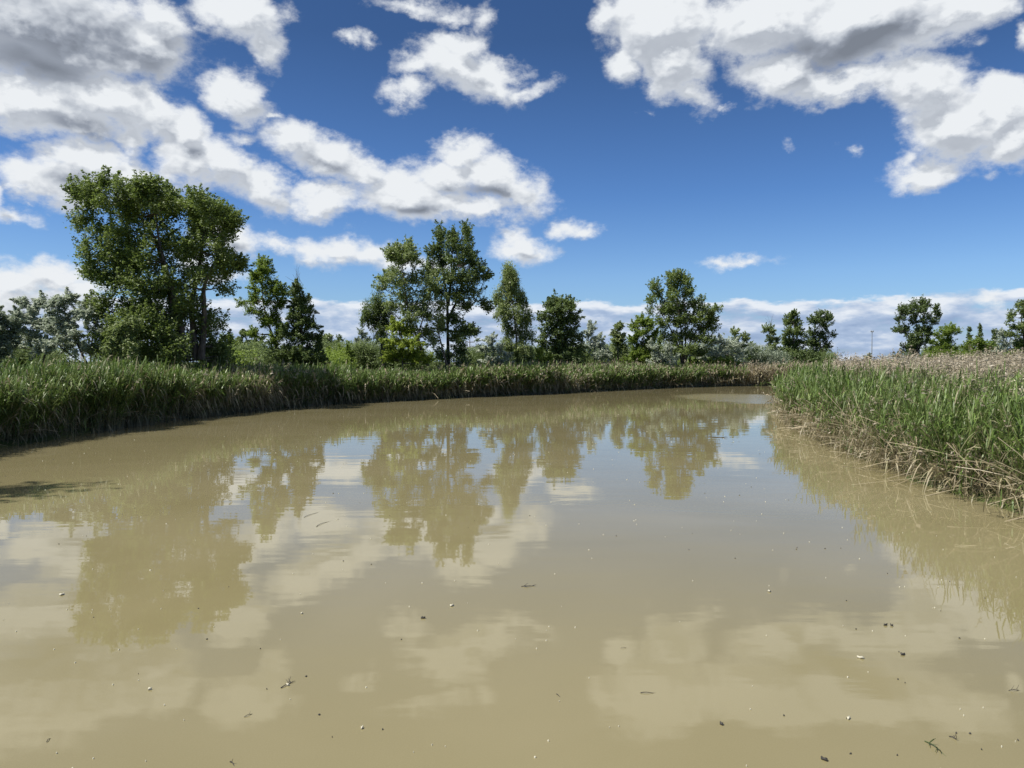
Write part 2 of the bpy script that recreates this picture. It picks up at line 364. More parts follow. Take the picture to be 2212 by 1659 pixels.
ALL_TREES = []; COVER = 5.0
def tree(name, label, cat, dist, trunks, lobes, leaf='poplar', seed=0, lsize=.11, dens=1.0, droop=0.0, up=.6, twig=.55,
         bark=None, group=None, clump=1.0, depth=.8, long=1.1, r0=None, bare=0, cover=2.6, stray=.15, tight=.95):
    """trunks and lobes are given in surveyed coordinates at the tree's own distance; the crown is as deep as it is wide"""
    rg = np.random.default_rng(seed + 17); x_ = trunks[0][0][0]
    f = float(np.interp(x_, [620, 780, 1700, 1900], [1, 1.2, 1.22, 1.36])); dist *= f; lsize *= f; twig *= f   # keeps every trunk on dry land
    px = dist/FPX
    root = empty(name, (0, 0, 0)); tag(root, label, cat, group)
    base = at(trunks[0][0][0], trunks[0][0][1], dist); base[2] = .2
    root.location = base; inv = -base
    tr3, rad = [], []
    allx = [l[0] for l in lobes]; halfw = (max(allx) - min(allx))/2*px + .2
    for ti, t in enumerate(trunks):
        dd = rg.uniform(-.25, .25)*halfw if ti else 0
        p = [at(X, Y, dist + dd*min(1, .25 + i*.5)) for i, (X, Y) in enumerate(t)]
        if p[0][2] < 1.5: p[0][2] = 0.0
        q = curve(p, 14); ln = np.linalg.norm(np.diff(q, axis=0), axis=1).sum()
        ra = (r0 or max(.05, .018*ln + .02))*(1 if ti == 0 else .8)
        rr = np.linspace(ra, ra*.12, 14); rr[0] *= 1.25; tr3.append(q); rad.append(rr)
    paths = [(q + inv, r) for q, r in zip(tr3, rad)]
    cen, tip, amt, hue = [], [], [], []
    for (X, Y, rx, ry) in lobes:
        cxw = at(X, Y, dist); xoff = abs(X - np.mean(allx))*px
        room = math.sqrt(max(0, halfw**2 - xoff**2))*depth
        nrep = max(1, int(round(room/(rx*px*1.1))))
        for _ in range(nrep):
            c = cxw + np.array([0, rg.uniform(-1, 1)*room, 0])*(1 if nrep > 1 else .5)
            R = np.array([rx*px, rx*px*.9, ry*px])*tight
            # branch from the nearest suitable trunk point, below the lobe
            best = None
            for ti, q in enumerate(tr3):
                d = np.linalg.norm(q - c, axis=1) + np.maximum(0, q[:, 2] - c[2] + R[2]*.3)*2; j = int(d.argmin())
                if best is None or d[j] < best[0]: best = (d[j], ti, j)
            _, ti, j = best; s = tr3[ti][j]; mid = (s + c)/2 + np.array([0, 0, -.12*np.linalg.norm(c - s)]) + rg.normal(0, .08, 3)
            bl = np.linalg.norm(c - s); br = min(rad[ti][j]*.7, .02 + .014*bl)
            qq = curve([s, mid, c], 7); paths.append((qq + inv, np.linspace(br, max(.006, br*.3), 7)))
            sh = np.maximum(R*.7, R - twig*np.array([.4, .3, .45])); R = sh; c = c - np.array([0, 0, max(0, up)*twig*.3])
            vol = R[0]*R[1]*R[2]*4.19
            nc = int(6 + vol*14*dens/clump)
            nc = min(nc, 260)
            u = rg.normal(size=(nc, 3)); u /= np.linalg.norm(u, axis=1)[:, None]
            rr = rg.uniform(0, 1, nc)**.45; rr = np.where(rg.random(nc) < stray, rg.uniform(1.0, 1.45, nc), rr)
            cc = c + u*R*rr[:, None]
            dr = u*1.0 + np.array([0, 0, up - droop*2.2]) + rg.normal(0, .35, (nc, 3)); dr /= np.linalg.norm(dr, axis=1)[:, None]
            cen.append(cc); tip.append(dr); hue.append(np.full(nc, rg.uniform(-.12, .12)) + rg.normal(0, .10, nc)); amt.append(np.full(nc, 1.0))
            for jx in rg.choice(nc, size=min(nc, max(2, nc//7)), replace=False):
                m_ = (c + cc[jx])/2 + rg.normal(0, .05, 3); paths.append((curve([c + (cc[jx]-c)*.0, m_, cc[jx] + dr[jx]*twig*.5], 4) + inv, np.linspace(max(.006, br*.35), .004, 4)))
    if bare:
        q = tr3[0]
        for _ in range(bare):
            s = q[-1] + rg.normal(0, .12, 3); e = s + np.array([rg.normal(0, .35), rg.normal(0, .3), rg.uniform(.4, 1.3)]); paths.append((curve([s, (s+e)/2 + rg.normal(0, .05, 3), e], 5) + inv, np.linspace(.014, .005, 5)))
    V, F = tubes(paths); mesh_obj('trunk', V, F, bark or BARK, root, smooth_=True)
    cen = np.concatenate(cen); tip = np.concatenate(tip); hue = np.concatenate(hue); n = len(cen)
    area = sum(pi*l[2]*l[3] for l in lobes)*px*px*.8
    total = int(area*cover*COVER*dens/(lsize*lsize*.42*long)); per = max(5, int(total/n)); per = min(per, 400)
    k = rg.integers(int(per*.6), int(per*1.4) + 1, n); I = np.repeat(np.arange(n), k); m_ = len(I)
    tl = twig*clump**.5; tt = rg.uniform(-.6, 1.15, m_); wd = tl*.30*(1.05 - np.clip(tt, 0, 1)*.85)
    C = cen[I] + tip[I]*(tt*tl)[:, None] + rg.normal(size=(m_, 3))*wd[:, None]*np.array([1, 1, .8 if droop < .3 else 1.3])
    C[:, 2] = np.maximum(C[:, 2], .35)
    tone = np.clip(.42 + hue[I]*1.4 + rg.normal(0, .2, m_), 0, 1)
    td = tip[I] if droop > .3 else None
    V, F, T = leaves(C + inv, lsize, rg, tone, long=long, tdir=td)
    mesh_obj('crown', V, F, LEAF[leaf], root, attrs={'tone': T})
    ALL_TREES.append((name, label, m_))
    return root
def auto(kind, X0, X1, Y0, Y1, seed, n=None):
    """lobes for a crown of a given habit inside a surveyed box"""
    rg = random.Random(seed); out = []; w_, h_ = X1 - X0, Y1 - Y0; xc = (X0 + X1)/2; n = n or 14
    for i in range(n):
        t = (i + .5)/n; Y = Y0 + h_*t
        if kind == 'cone': wd = .08 + .9*t**.8 if t < .8 else .95
        elif kind == 'column': wd = .3 + .7*math.sin(min(1, t*1.3)*pi/2)
        elif kind == 'round': wd = math.sin(pi*min(.95, .1 + t*.85))**.6
        else: wd = .75 + .25*math.sin(t*pi)
        r = max(4, w_*wd*.27); a = (w_/2*wd - r*.6)
        for sx in ((-1, 1) if wd > .35 else (0,)):
            out.append((xc + sx*a*rg.uniform(.25, 1.05) + rg.uniform(-1, 1)*w_*.04, Y + rg.uniform(-1, 1)*h_/n*.5, r*rg.uniform(.8, 1.25), r*rg.uniform(.75, 1.2)))
    return out
# ------------------------------------------------------------------ the trees of the far bank, one by one
tree('cottonwood_tree', 'very large multi-stemmed dark green cottonwood, the tallest tree by the river', 'tree', 42,
 [[(400.8,778.1),(388.7,704.4),(370.1,647.7),(351.5,572.1),(331.1,487.1),(233.4,406.7)], [(424.1,778.1),(414.8,695),(412.9,647.7),(433.4,572.1),(442.6,487.1),(447.3,430.4)],
  [(382.2,778.1),(358.9,723.3),(326.4,647.7),(275.2,572.1),(247.3,515.4)], [(433.4,775.3),(444.5,685.5),(435.2,619.4),(470.6,553.2),(489.1,515.4)], [(396.1,775.3),(392.4,695),(368.2,609.9),(340.4,515.4),(335.7,439.8)]],
 [(203.6,420.9,20.0,30.0),(186.9,413.3,9.0,22.0),(242.7,413.3,24.0,28.0),(267.8,406.7,12.0,22.0),(233.4,449.2,34.0,30.0),(196.2,472.9,28.0,16.0),(168.3,479.5,14.0,8.0),(224.1,487.1,36.0,24.0),(275.2,449.2,36.0,34.0),(303.1,420.9,16.0,22.0),(312.4,458.7,34.0,34.0),
  (345,420.9,18.0,26.0),(368.2,449.2,36.0,34.0),(366.4,416.2,9.0,14.0),(405.4,439.8,14.0,32.0),(396.1,477.6,36.0,34.0),(433.4,449.2,26.0,30.0),(459.4,439.8,14.0,18.0),(447.3,487.1,34.0,32.0),(479.9,477.6,16.0,16.0),(489.1,458.7,8.0,8.0),
  (247.3,515.4,34.0,28.0),(214.8,539,16.0,13.0),(236.2,557.9,18.0,22.0),(289.2,505.9,40.0,38.0),(335.7,505.9,38.0,38.0),(275.2,557.9,32.0,28.0),(221.3,586.3,16.0,10.0),(256.6,600.5,28.6,21.6),(312.4,557.9,40.0,38.0),(303.1,609.9,52.0,43.2),(358.9,557.9,36.0,32.0),
  (405.4,534.3,34.0,32.0),(442.6,539,34.0,30.0),(475.2,529.6,26.0,22.0),(493.8,557.9,16.0,12.0),(479.9,581.5,26.0,14.0),(507.8,560.8,8.0,5.0),(461.2,605.2,23.4,19.2),(424.1,586.3,30.0,26.0),(396.1,609.9,33.8,26.4),(345,619.4,36.4,31.2),
  (242.7,666.6,33.8,28.8),(270.6,647.7,39.0,28.8),(303.1,671.3,57.2,40.8),(247.3,709.1,36.4,31.2),(284.6,718.6,52.0,38.4),(331.1,704.4,54.6,48.0),(349.6,657.1,39.0,33.6),(377.6,704.4,46.8,48.0),(414.8,676,39.0,38.4),(433.4,647.7,20.8,21.6),(414.8,723.3,52.0,43.2),
  (447.3,695,28.6,33.6),(451.9,737.5,33.8,31.2),(303.1,756.4,62.4,28.8),(358.9,756.4,65.0,31.2),(414.8,765.8,59.8,24.0),(256.6,746.9,44.2,28.8),(451.9,765.8,31.2,19.2)],
 leaf='poplar', seed=1, lsize=.12, twig=.6, up=1.1, cover=2.2, depth=.65, stray=.10, tight=.80, r0=.24, clump=1.0)
tree('silver_willow_bush', 'wide silvery grey bush with dark inner branches left of the tallest tree', 'bush', 40,
 [[(190,790),(165,740),(150,690)],[(195,790),(200,720),(210,690)],[(185,790),(130,750),(110,720)]],
 [(120,660,24,22),(150,645,20,18),(140,690,34,26),(175,665,24,26),(205,680,24,24),(110,710,26,24),(165,720,34,28),(215,715,24,30),(190,755,36,24),(130,745,26,20),(238,740,16,18)],
 leaf='silver', seed=2, lsize=.10, twig=.35, up=.2, long=1.7, bark=BARKD, cover=3.0, depth=.7, dens=.9)
tree('silver_willow_bush', 'rounded silvery bush second from the left edge of the far bank', 'bush', 44,
 [[(85,790),(75,730),(70,680)],[(90,790),(105,740),(100,690)]],
 [(55,650,20,18),(82,650,20,18),(40,680,26,24),(75,690,30,26),(100,700,22,22),(55,730,34,26),(95,745,28,24),(30,745,24,26)],
 leaf='silver', seed=3, lsize=.10, twig=.35, up=.2, long=1.7, bark=BARKD, cover=3.0, depth=.7, dens=.9)
tree('grey_willow_bush', 'darker grey green bush cut by the left edge of the frame', 'bush', 38,
 [[(-20,795),(-25,740),(-20,700)]], auto('round', -75, 38, 665, 800, 4, 8), leaf='grey', seed=4, lsize=.10, twig=.4, up=.2, long=1.6, bark=BARKD, cover=2.6)
tree('leafy_shrub', 'soft green shrub at the left foot of the tallest tree', 'bush', 38,
 [[(275,795),(272,750),(270,710)]], auto('round', 235, 315, 690, 800, 5, 7), leaf='ash', seed=5, lsize=.085, twig=.3, cover=2.2)
tree('young_poplar_tree', 'slender light green poplar with open crown, left of a dense darker cone', 'tree', 55,
 [[(600,785),(592,730),(575,690),(566,640),(568,580)],[(600,775),(596,700),(602,640)]],
 [(567,568,10,16),(575,585,14,16),(560,600,12,14),(590,610,17,18),(563,625,18,18),(545,645,18,12),(524,650,12,7),(548,668,16,12),(580,650,24,22),(605,650,14,22),(606,625,8,14),(570,690,22,18),(598,690,18,24),(553,720,12,10),(590,735,24,24),(610,715,14,24),(605,765,26,20)],
 leaf='fresh', seed=6, lsize=.105, twig=.42, up=.7, cover=2.2, r0=.11)
tree('dense_cone_tree', 'dense dark cone-shaped tree with bare twigs at its tip, beside a light poplar', 'tree', 52,
 [[(655,785),(652,720),(650,650),(645,610)]],
 [(648,625,12,18),(655,650,22,18),(635,655,15,16),(662,668,14,12),(630,685,22,20),(655,690,28,22),(680,700,16,12),(620,720,24,22),(655,728,32,26),(687,738,16,22),(620,760,28,24),(660,765,32,24),(690,770,12,16)],
 leaf='dark', seed=7, lsize=.10, twig=.4, up=.3, cover=3.0, bare=9, r0=.10)
tree('drooping_conifer', 'dark drooping conifer with a bent top and hanging sprays', 'tree', 50,
 [[(828,790),(824,740),(818,690),(816,655)],[(826,780),(822,700),(795,668)]],
 [(815,650,7,14),(808,665,12,9),(795,662,12,9),(828,665,14,8),(795,685,10,14),(808,690,14,18),(825,690,14,22),(822,720,14,22),(834,745,14,24),(824,765,12,20),(848,688,6,5)],
 leaf='dark', seed=8, lsize=.07, twig=.5, droop=.9, up=0, long=2.2, bark=BARKD, cover=3.0, r0=.10)
tree('leaning_ash_tree', 'tall light green tree with airy leaning crown, left of the tall dark poplar', 'tree', 49,
 [[(925,790),(905,740),(885,690),(876,640),(870,580),(866,545)],[(922,788),(900,725),(925,660),(940,620)],[(965,790),(950,730),(940,690)],[(920,785),(905,745),(868,690)]],
 [(855,540,12,12),(878,535,15,14),(848,552,8,9),(868,560,20,15),(893,555,8,18),(850,582,20,12),(830,602,16,11),(822,618,9,9),(860,605,28,20),(895,600,18,16),(868,635,26,20),(885,660,26,20),(850,660,14,12),(920,590,20,22),(935,615,26,22),(915,640,24,22),(950,650,18,22),(925,675,26,22),(890,690,24,20),(955,690,14,20),(915,715,24,18),(938,730,20,18)],
 leaf='ash', seed=9, lsize=.105, twig=.45, up=.5, cover=2.0, long=1.3, r0=.12)
tree('bright_willow_shrub', 'bright yellow green shrub filling the foot of the leaning light tree', 'bush', 47,
 [[(870,800),(868,750),(865,710)]], [(855,705,20,16),(880,715,18,14),(850,735,26,20),(885,740,28,20),(862,765,34,20),(895,770,24,18),(840,770,16,14),(925,775,20,12)],
 leaf='yellow', seed=10, lsize=.10, twig=.35, up=.3, cover=2.6)
tree('tall_poplar_tree', 'tall dark poplar with three pointed tops and one clear trunk', 'tree', 51,
 [[(968,790),(968,740),(966,690),(966,640),(985,560),(1000,500)],[(967,700),(966,640),(955,570),(952,510)],[(967,695),(985,650),(1020,640),(1045,660)],[(968,660),(975,600),(978,500)]],
 [(950,505,7,18),(946,530,12,16),(975,505,9,18),(980,530,18,18),(1008,500,9,22),(1010,535,18,20),(932,545,16,16),(955,560,22,20),(925,575,12,14),(985,565,24,22),(1020,560,18,18),(1038,575,12,12),(940,590,24,20),(970,600,24,22),(1005,600,28,20),(1035,600,18,16),(1052,592,7,7),(950,625,18,14),(990,635,26,18),(1025,630,20,16),(1045,650,14,9),(1055,662,8,6),(1005,655,20,10),
  (985,690,22,18),(1005,712,18,14),(1020,712,10,8),(985,725,24,18),(950,700,12,22),(990,755,22,20),(962,765,22,20),(1000,780,18,12)],
 leaf='dark', seed=11, lsize=.115, twig=.45, up=.8, cover=2.5, r0=.17, bark=BARKD, clump=.8)
tree('silver_willow_bush', 'small silvery bush between the tall dark poplar and the weeping birch', 'bush', 54,
 [[(1068,800),(1066,760),(1060,730)],[(1070,800),(1080,760),(1085,740)]],
 [(1060,735,16,14),(1045,755,14,14),(1075,755,18,16),(1095,765,12,12),(1055,778,20,14),(1088,785,18,12)], leaf='silver', seed=12, lsize=.10, twig=.3, up=.2, long=1.6, cover=2.2, bark=BARKD)
tree('weeping_birch_tree', 'narrow weeping birch with hanging green sprays and pointed top', 'tree', 56,
 [[(1118,795),(1116,740),(1112,680),(1102,620),(1098,580)]],
 [(1096,590,8,16),(1108,600,9,14),(1092,615,13,16),(1112,625,14,18),(1098,648,20,18),(1125,650,13,18),(1085,670,14,18),(1115,680,22,20),(1138,685,14,18),(1092,705,20,20),(1125,715,24,20),(1148,725,10,16),(1095,745,16,18),(1125,755,26,20),(1145,765,14,16),(1120,785,26,12),(1074,640,6,5)],
 leaf='ash', seed=13, lsize=.085, twig=.55, droop=.8, up=0, long=1.9, cover=2.8, r0=.11)
tree('rounded_maple_tree', 'full rounded deep green tree right of the weeping birch', 'tree', 60,
 [[(1215,790),(1214,740),(1210,690),(1208,655)]],
 [(1205,648,16,13),(1185,660,16,14),(1228,660,18,14),(1200,672,26,16),(1178,685,18,18),(1215,690,28,20),(1242,685,14,18),(1190,715,28,20),(1235,718,24,22),(1172,735,16,18),(1210,745,34,22),(1250,745,12,20),(1195,770,30,18),(1235,772,26,18)],
 leaf='dark', seed=14, lsize=.125, twig=.5, up=.25, cover=2.9, long=1.3)
tree('yellow_willow_shrub', 'low yellow green shrub at the left foot of the rounded deep green tree', 'bush', 57,
 [[(1172,800),(1170,775),(1168,755)]], [(1165,765,14,14),(1182,775,14,12),(1170,785,18,10)], leaf='yellow', seed=15, lsize=.10, twig=.3, cover=2.2)
tree('silver_olive_tree', 'small silvery tree standing right behind the rounded deep green tree', 'tree', 66,
 [[(1285,788),(1284,750),(1280,715)],[(1286,785),(1300,745)]],
 [(1278,705,11,12),(1270,722,14,12),(1290,728,14,14),(1275,745,20,14),(1302,748,14,16),(1290,765,22,14),(1315,765,14,14)], leaf='silver', seed=16, lsize=.12, twig=.35, long=1.5, cover=2.2, bark=BARKD)
tree('pointed_young_tree', 'pale green pointed young tree between a silvery tree and a bushier green one', 'tree', 70,
 [[(1335,788),(1335,740),(1334,700)]], auto('cone', 1308, 1362, 692, 792, 17, 9), leaf='ash', seed=17, lsize=.13, twig=.35, up=.6, cover=2.6, bark=BARKG)
tree('bushy_green_tree', 'bushy fresh green tree left of the wide fan-shaped tree', 'tree', 66,
 [[(1392,792),(1390,740),(1388,700)],[(1394,790),(1408,740),(1412,700)]],
 [(1388,690,12,13),(1372,700,12,12),(1405,697,10,14),(1382,715,20,14),(1410,722,16,16),(1370,735,18,16),(1400,745,20,18),(1380,762,24,18),(1412,768,18,18),(1365,778,18,12),(1395,785,24,10)],
 leaf='fresh', seed=18, lsize=.12, twig=.42, up=.7, cover=2.8)
tree('fan_shaped_poplar', 'wide fan-shaped poplar with several bare stems showing, right of centre', 'tree', 69,
 [[(1476,792),(1474,740),(1468,680),(1455,620)],[(1478,790),(1482,730),(1478,660),(1468,600)],[(1480,790),(1490,735),(1515,700),(1540,670)],[(1474,788),(1460,730),(1430,680),(1412,640)]],
 [(1462,595,16,12),(1445,598,12,9),(1478,605,14,16),(1455,615,16,14),(1415,612,10,10),(1425,628,16,14),(1408,645,12,10),(1450,640,22,18),(1482,630,16,18),(1440,665,24,18),(1405,670,12,10),(1475,660,24,20),(1505,650,14,14),(1512,665,16,14),(1535,668,16,11),(1552,665,9,7),(1540,685,12,9),(1500,685,26,18),(1460,690,24,20),(1430,695,24,18),(1520,705,20,14),(1430,725,24,20),(1460,728,22,18),(1488,718,18,16),(1515,728,24,16),(1475,752,26,14),(1510,758,22,14),(1535,690,16,14),(1440,755,24,18),(1540,705,12,8)],
 leaf='poplar', seed=19, lsize=.14, twig=.5, up=1.1, cover=2.2, stray=.10, tight=.86, depth=.6, r0=.15, clump=.9)
tree('silver_willow_bush', 'silvery bush at the left foot of the fan-shaped poplar', 'bush', 64,
 [[(1425,800),(1425,770),(1420,745)]], [(1415,748,16,13),(1440,752,12,10),(1425,770,22,14),(1455,775,18,12),(1410,785,14,10),(1440,790,22,10)], leaf='silver', seed=20, lsize=.115, twig=.32, long=1.5, cover=2.2, bark=BARKD)
tree('silver_olive_tree', 'broad silvery tree with arched twigs at the right foot of the fan-shaped poplar', 'tree', 72,
 [[(1575,790),(1572,760),(1560,735)],[(1578,790),(1590,755)]],
 [(1530,742,16,14),(1555,735,18,13),(1580,742,16,12),(1540,762,18,14),(1570,760,20,14),(1600,760,14,14),(1520,772,14,12),(1590,778,20,10)], leaf='silver', seed=21, lsize=.125, twig=.4, long=1.5, cover=2.1, bark=BARKD)
tree('yellow_willow_shrub', 'low yellow green shrubs below the broad silvery tree, close to the reeds', 'bush', 70,
 [[(1530,800),(1530,785),(1530,770)]], [(1495,782,22,11),(1530,785,24,9),(1560,780,20,10),(1590,785,16,8)], leaf='fresh', seed=22, lsize=.13, twig=.3, cover=2.4)
tree('slim_birch_tree', 'slim pale green tree with two thin tops, right of the broad silvery tree', 'tree', 78,
 [[(1595,788),(1594,745),(1588,712)],[(1597,785),(1608,745),(1607,722)]],
 [(1587,715,7,11),(1590,730,11,10),(1607,728,6,10),(1580,745,12,10),(1602,745,13,12),(1590,758,18,12),(1612,762,8,12),(1595,775,20,12)], leaf='ash', seed=23, lsize=.13, twig=.4, up=.8, cover=2.4)
tree('small_round_sapling', 'small bright sapling standing alone before the gap in the far tree line', 'tree', 84,
 [[(1625,790),(1625,770),(1624,750)]], auto('cone', 1611, 1640, 742, 788, 24, 5), leaf='fresh', seed=24, lsize=.14, twig=.3, cover=2.6)
tree('half_dead_tree', 'thin half-bare tree with dead twigs above its leaves, left of two fuller trees', 'tree', 88,
 [[(1668,782),(1666,745),(1664,700)]],
 [(1655,708,11,9),(1668,712,8,12),(1665,730,12,12),(1678,735,8,10),(1668,750,15,13),(1660,765,13,12),(1682,760,10,12)], leaf='ash', seed=25, lsize=.13, twig=.4, up=.7, cover=2.5, bare=8)
tree('oval_green_tree', 'upright oval green tree, the middle of three beside the reed-covered point', 'tree', 90,
 [[(1715,782),(1715,730),(1715,690)]],
 [(1715,678,12,10),(1707,692,12,12),(1722,695,12,12),(1705,715,17,14),(1728,715,15,14),(1695,735,12,12),(1715,740,22,16),(1738,738,12,14),(1700,758,20,14),(1728,765,22,14),(1690,775,16,10)], leaf='poplar', seed=26, lsize=.15, twig=.42, up=.5, cover=2.7)
tree('spreading_green_tree', 'spreading green tree with upswept branches right of the upright oval tree', 'tree', 92,
 [[(1772,780),(1772,735),(1770,690)],[(1773,770),(1788,735),(1800,715)]],
 [(1768,680,6,12),(1782,682,8,12),(1760,695,12,12),(1752,690,7,10),(1778,700,15,13),(1795,685,6,7),(1758,715,14,13),(1780,722,16,14),(1798,722,11,8),(1765,740,18,13),(1788,745,14,12),(1772,758,20,12),(1750,735,8,10)], leaf='dark', seed=27, lsize=.15, twig=.42, up=.9, cover=2.3)
tree('silver_bush', 'low silvery bush beneath the half-bare tree near the point of reeds', 'bush', 84,
 [[(1640,790),(1640,775),(1640,765)]], [(1630,775,14,9),(1650,770,14,9),(1668,776,14,9),(1640,783,20,7)], leaf='grey', seed=28, lsize=.13, twig=.3, long=1.5, cover=2.2)
tree('open_crowned_poplar', 'open-crowned dark poplar with clumped leaves rising behind the right-hand reeds', 'tree', 75,
 [[(1982,775),(1982,740),(1978,690),(1985,655)],[(1984,775),(1988,730),(2005,690),(2012,660)],[(1972,775),(1968,740),(1950,700),(1945,670)]],
 [(1985,652,5.7,14.4),(1980,668,9.5,14.4),(2003,655,4.75,12.8),(2008,668,7.6,14.4),(2018,678,7.6,11.2),(2028,672,6.65,6.4),(1945,665,7.6,11.2),(1955,672,7.6,11.2),(1962,665,4.75,12.8),(1948,685,8.55,12.8),(1970,688,11.4,16),(1990,688,11.4,16),(2010,692,10.45,14.4),(1940,708,9.5,11.2),(1930,712,6.65,6.4),(1955,712,11.4,14.4),(1978,712,13.3,16),(2000,715,12.35,14.4),(1962,732,13.3,16),(1985,735,14.25,17.6),(1958,752,11.4,16),(1980,755,15.2,19.2),(1998,738,9.5,16),(1948,768,9.5,9.6)],
 leaf='dark', seed=29, lsize=.125, twig=.34, up=.9, cover=2.4, clump=.55, depth=.6, r0=.10, bark=BARKD)
tree('wind_swept_willow', 'feathery willow leaning right, beside the open-crowned dark poplar', 'tree', 82,
 [[(2040,778),(2042,745),(2050,720),(2058,708)],[(2040,775),(2022,740),(2012,725)]],
 [(2055,708,12,7),(2040,716,14,9),(2062,714,8,7),(2022,722,14,10),(2048,735,16,11),(2010,738,14,10),(2032,748,20,13),(2058,752,15,12),(2015,760,18,12),(2045,765,24,10),(2072,765,10,8)], leaf='fresh', seed=30, lsize=.12, twig=.4, up=.3, long=1.6, cover=2.4, bark=BARKD)
for i, (x, top, lab) in enumerate(((2094, 704, 'leftmost of three far slender columnar poplars'), (2117, 698, 'tallest and middle of three far slender columnar poplars'), (2148, 706, 'rightmost and broadest of three far slender columnar poplars'))):
    tree('columnar_poplar', lab, 'tree', 150, [[(x, 783), (x, 745), (x, top + 4)]], [(x, top + 7, 3, 8), (x + (i == 2)*2, top + 22, 4.5 + (i == 2)*2, 11), (x, top + 40, 5 + (i == 2)*3, 12), (x, top + 56, 6, 10)],
         leaf='dark', seed=31 + i, lsize=.22, twig=.5, up=1.5, cover=3.4, group='far columnar poplars')
tree('rounded_willow', 'low rounded green willow standing under the three far columnar poplars', 'tree', 92,
 [[(2105,780),(2106,755),(2108,738)]], [(2105,738,14,9),(2090,750,14,10),(2122,745,14,10),(2105,762,24,10),(2138,748,12,12),(2142,765,14,9),(2083,768,12,7)], leaf='fresh', seed=35, lsize=.14, twig=.35, long=1.4, cover=2.5)
tree('silver_olive_tree', 'silvery tree near the right edge of the frame above the reeds', 'tree', 84,
 [[(2172,778),(2172,750),(2168,725)],[(2173,775),(2185,745)]], [(2165,718,9,9),(2180,722,9,8),(2158,735,11,10),(2178,740,13,11),(2196,738,8,10),(2165,758,15,11),(2190,758,13,11)], leaf='silver', seed=36, lsize=.13, twig=.35, long=1.5, cover=2.0, bark=BARKD)
tree('edge_poplar_tree', 'tall green poplar cut off by the right edge of the frame', 'tree', 76,
 [[(2215,780),(2212,730),(2205,690),(2210,655)],[(2216,775),(2225,720),(2228,670)]],
 [(2210,655,12,9),(2200,672,10,8),(2190,678,9,8),(2178,690,9,7),(2215,680,14,12),(2195,705,14,7),(2185,722,7,5),(2212,712,13,14),(2235,690,18,22),(2210,740,15,16),(2225,765,22,16),(2240,730,18,20),(2205,768,12,12)], leaf='poplar', seed=37, lsize=.125, twig=.4, up=.6, cover=2.4)
# far trees seen between the nearer ones
FAR = [ # X0, X1, top, distance, leaf, habit, label
 (468,505,722,74,'fresh','round','fresh green far tree just right of the tallest tree'),
 (500,548,716,95,'far','round','tall far tree crown in the gap left of the light poplar'),
 (540,578,728,88,'far','round','far green tree directly behind the light poplar'),
 (478,560,748,66,'fresh','bush','low bright shrub row in the gap right of the tallest tree'),
 (690,722,722,72,'ash','round','pale green tree right behind the dense dark cone'),
 (712,748,728,84,'far','cone','far pointed tree right of the pale tree by the dark cone'),
 (742,770,738,80,'fresh','cone','small green tree left of the silvery bush by the conifer'),
 (764,800,716,72,'grey','round','grey green tree rising left of the drooping conifer'),
 (690,770,764,60,'fresh','bush','low green shrubs right of the dense dark cone above the reeds'),
 (1018,1050,752,75,'grey','round','low grey green bush right of the tall dark poplar trunk'),
 (1022,1040,732,110,'far','cone','far dark spire right of the tall dark poplar trunk'),
 (1300,1330,752,80,'grey','round','grey bush between two pale young trees'),
 (1345,1380,750,85,'far','bush','far green bush left of the bushy fresh green tree'),
 (1255,1285,758,72,'ash','bush','low green bush at the right foot of the rounded deep green tree'),
 (640,700,770,52,'dark','bush','dark undergrowth shrub under the dense dark cone'),
 (1685,1770,768,86,'dark','bush','dark shrub row beneath the trees by the reed point'),
 (1990,2080,770,78,'fresh','bush','low green willow scrub behind the right-hand reeds'),
 (2160,2240,768,76,'fresh','bush','green scrub along the right edge above the reeds'),
 (1868,1884,768,120,'far','round','tiny far bush left of the slender pole'),
]
for i, (x0, x1, top, d, lf, hb, lab) in enumerate(FAR):
    xm = (x0 + x1)/2
    tree('far_tree' if hb != 'bush' else 'far_shrub', lab, 'tree' if hb != 'bush' else 'bush', d, [[(xm, 790), (xm + 2, (top + 790)/2), (xm, top + 8)]],
         auto(hb, x0, x1, top, 795, 50 + i, 7 if hb != 'bush' else 4), leaf=lf, seed=60 + i, lsize=max(.11, d*.0018), twig=.38, up=.5, cover=2.6)
hz = [('silver_willow_bush', 'small silvery bush with pale sprays left of the drooping conifer', 785, 64, 'silver', [(790,745,16,12),(775,758,12,12),(800,762,18,14),(785,778,24,12)])]
for nm, lab, x, d, lf, lb in hz: tree(nm, lab, 'bush', d, [[(x, 795), (x, 770), (x, 750)]], lb, leaf=lf, seed=90, lsize=.11, twig=.3, long=1.5, cover=2.2, bark=BARKD)
print('leaves', sum(t[2] for t in ALL_TREES), 'trees', len(ALL_TREES))

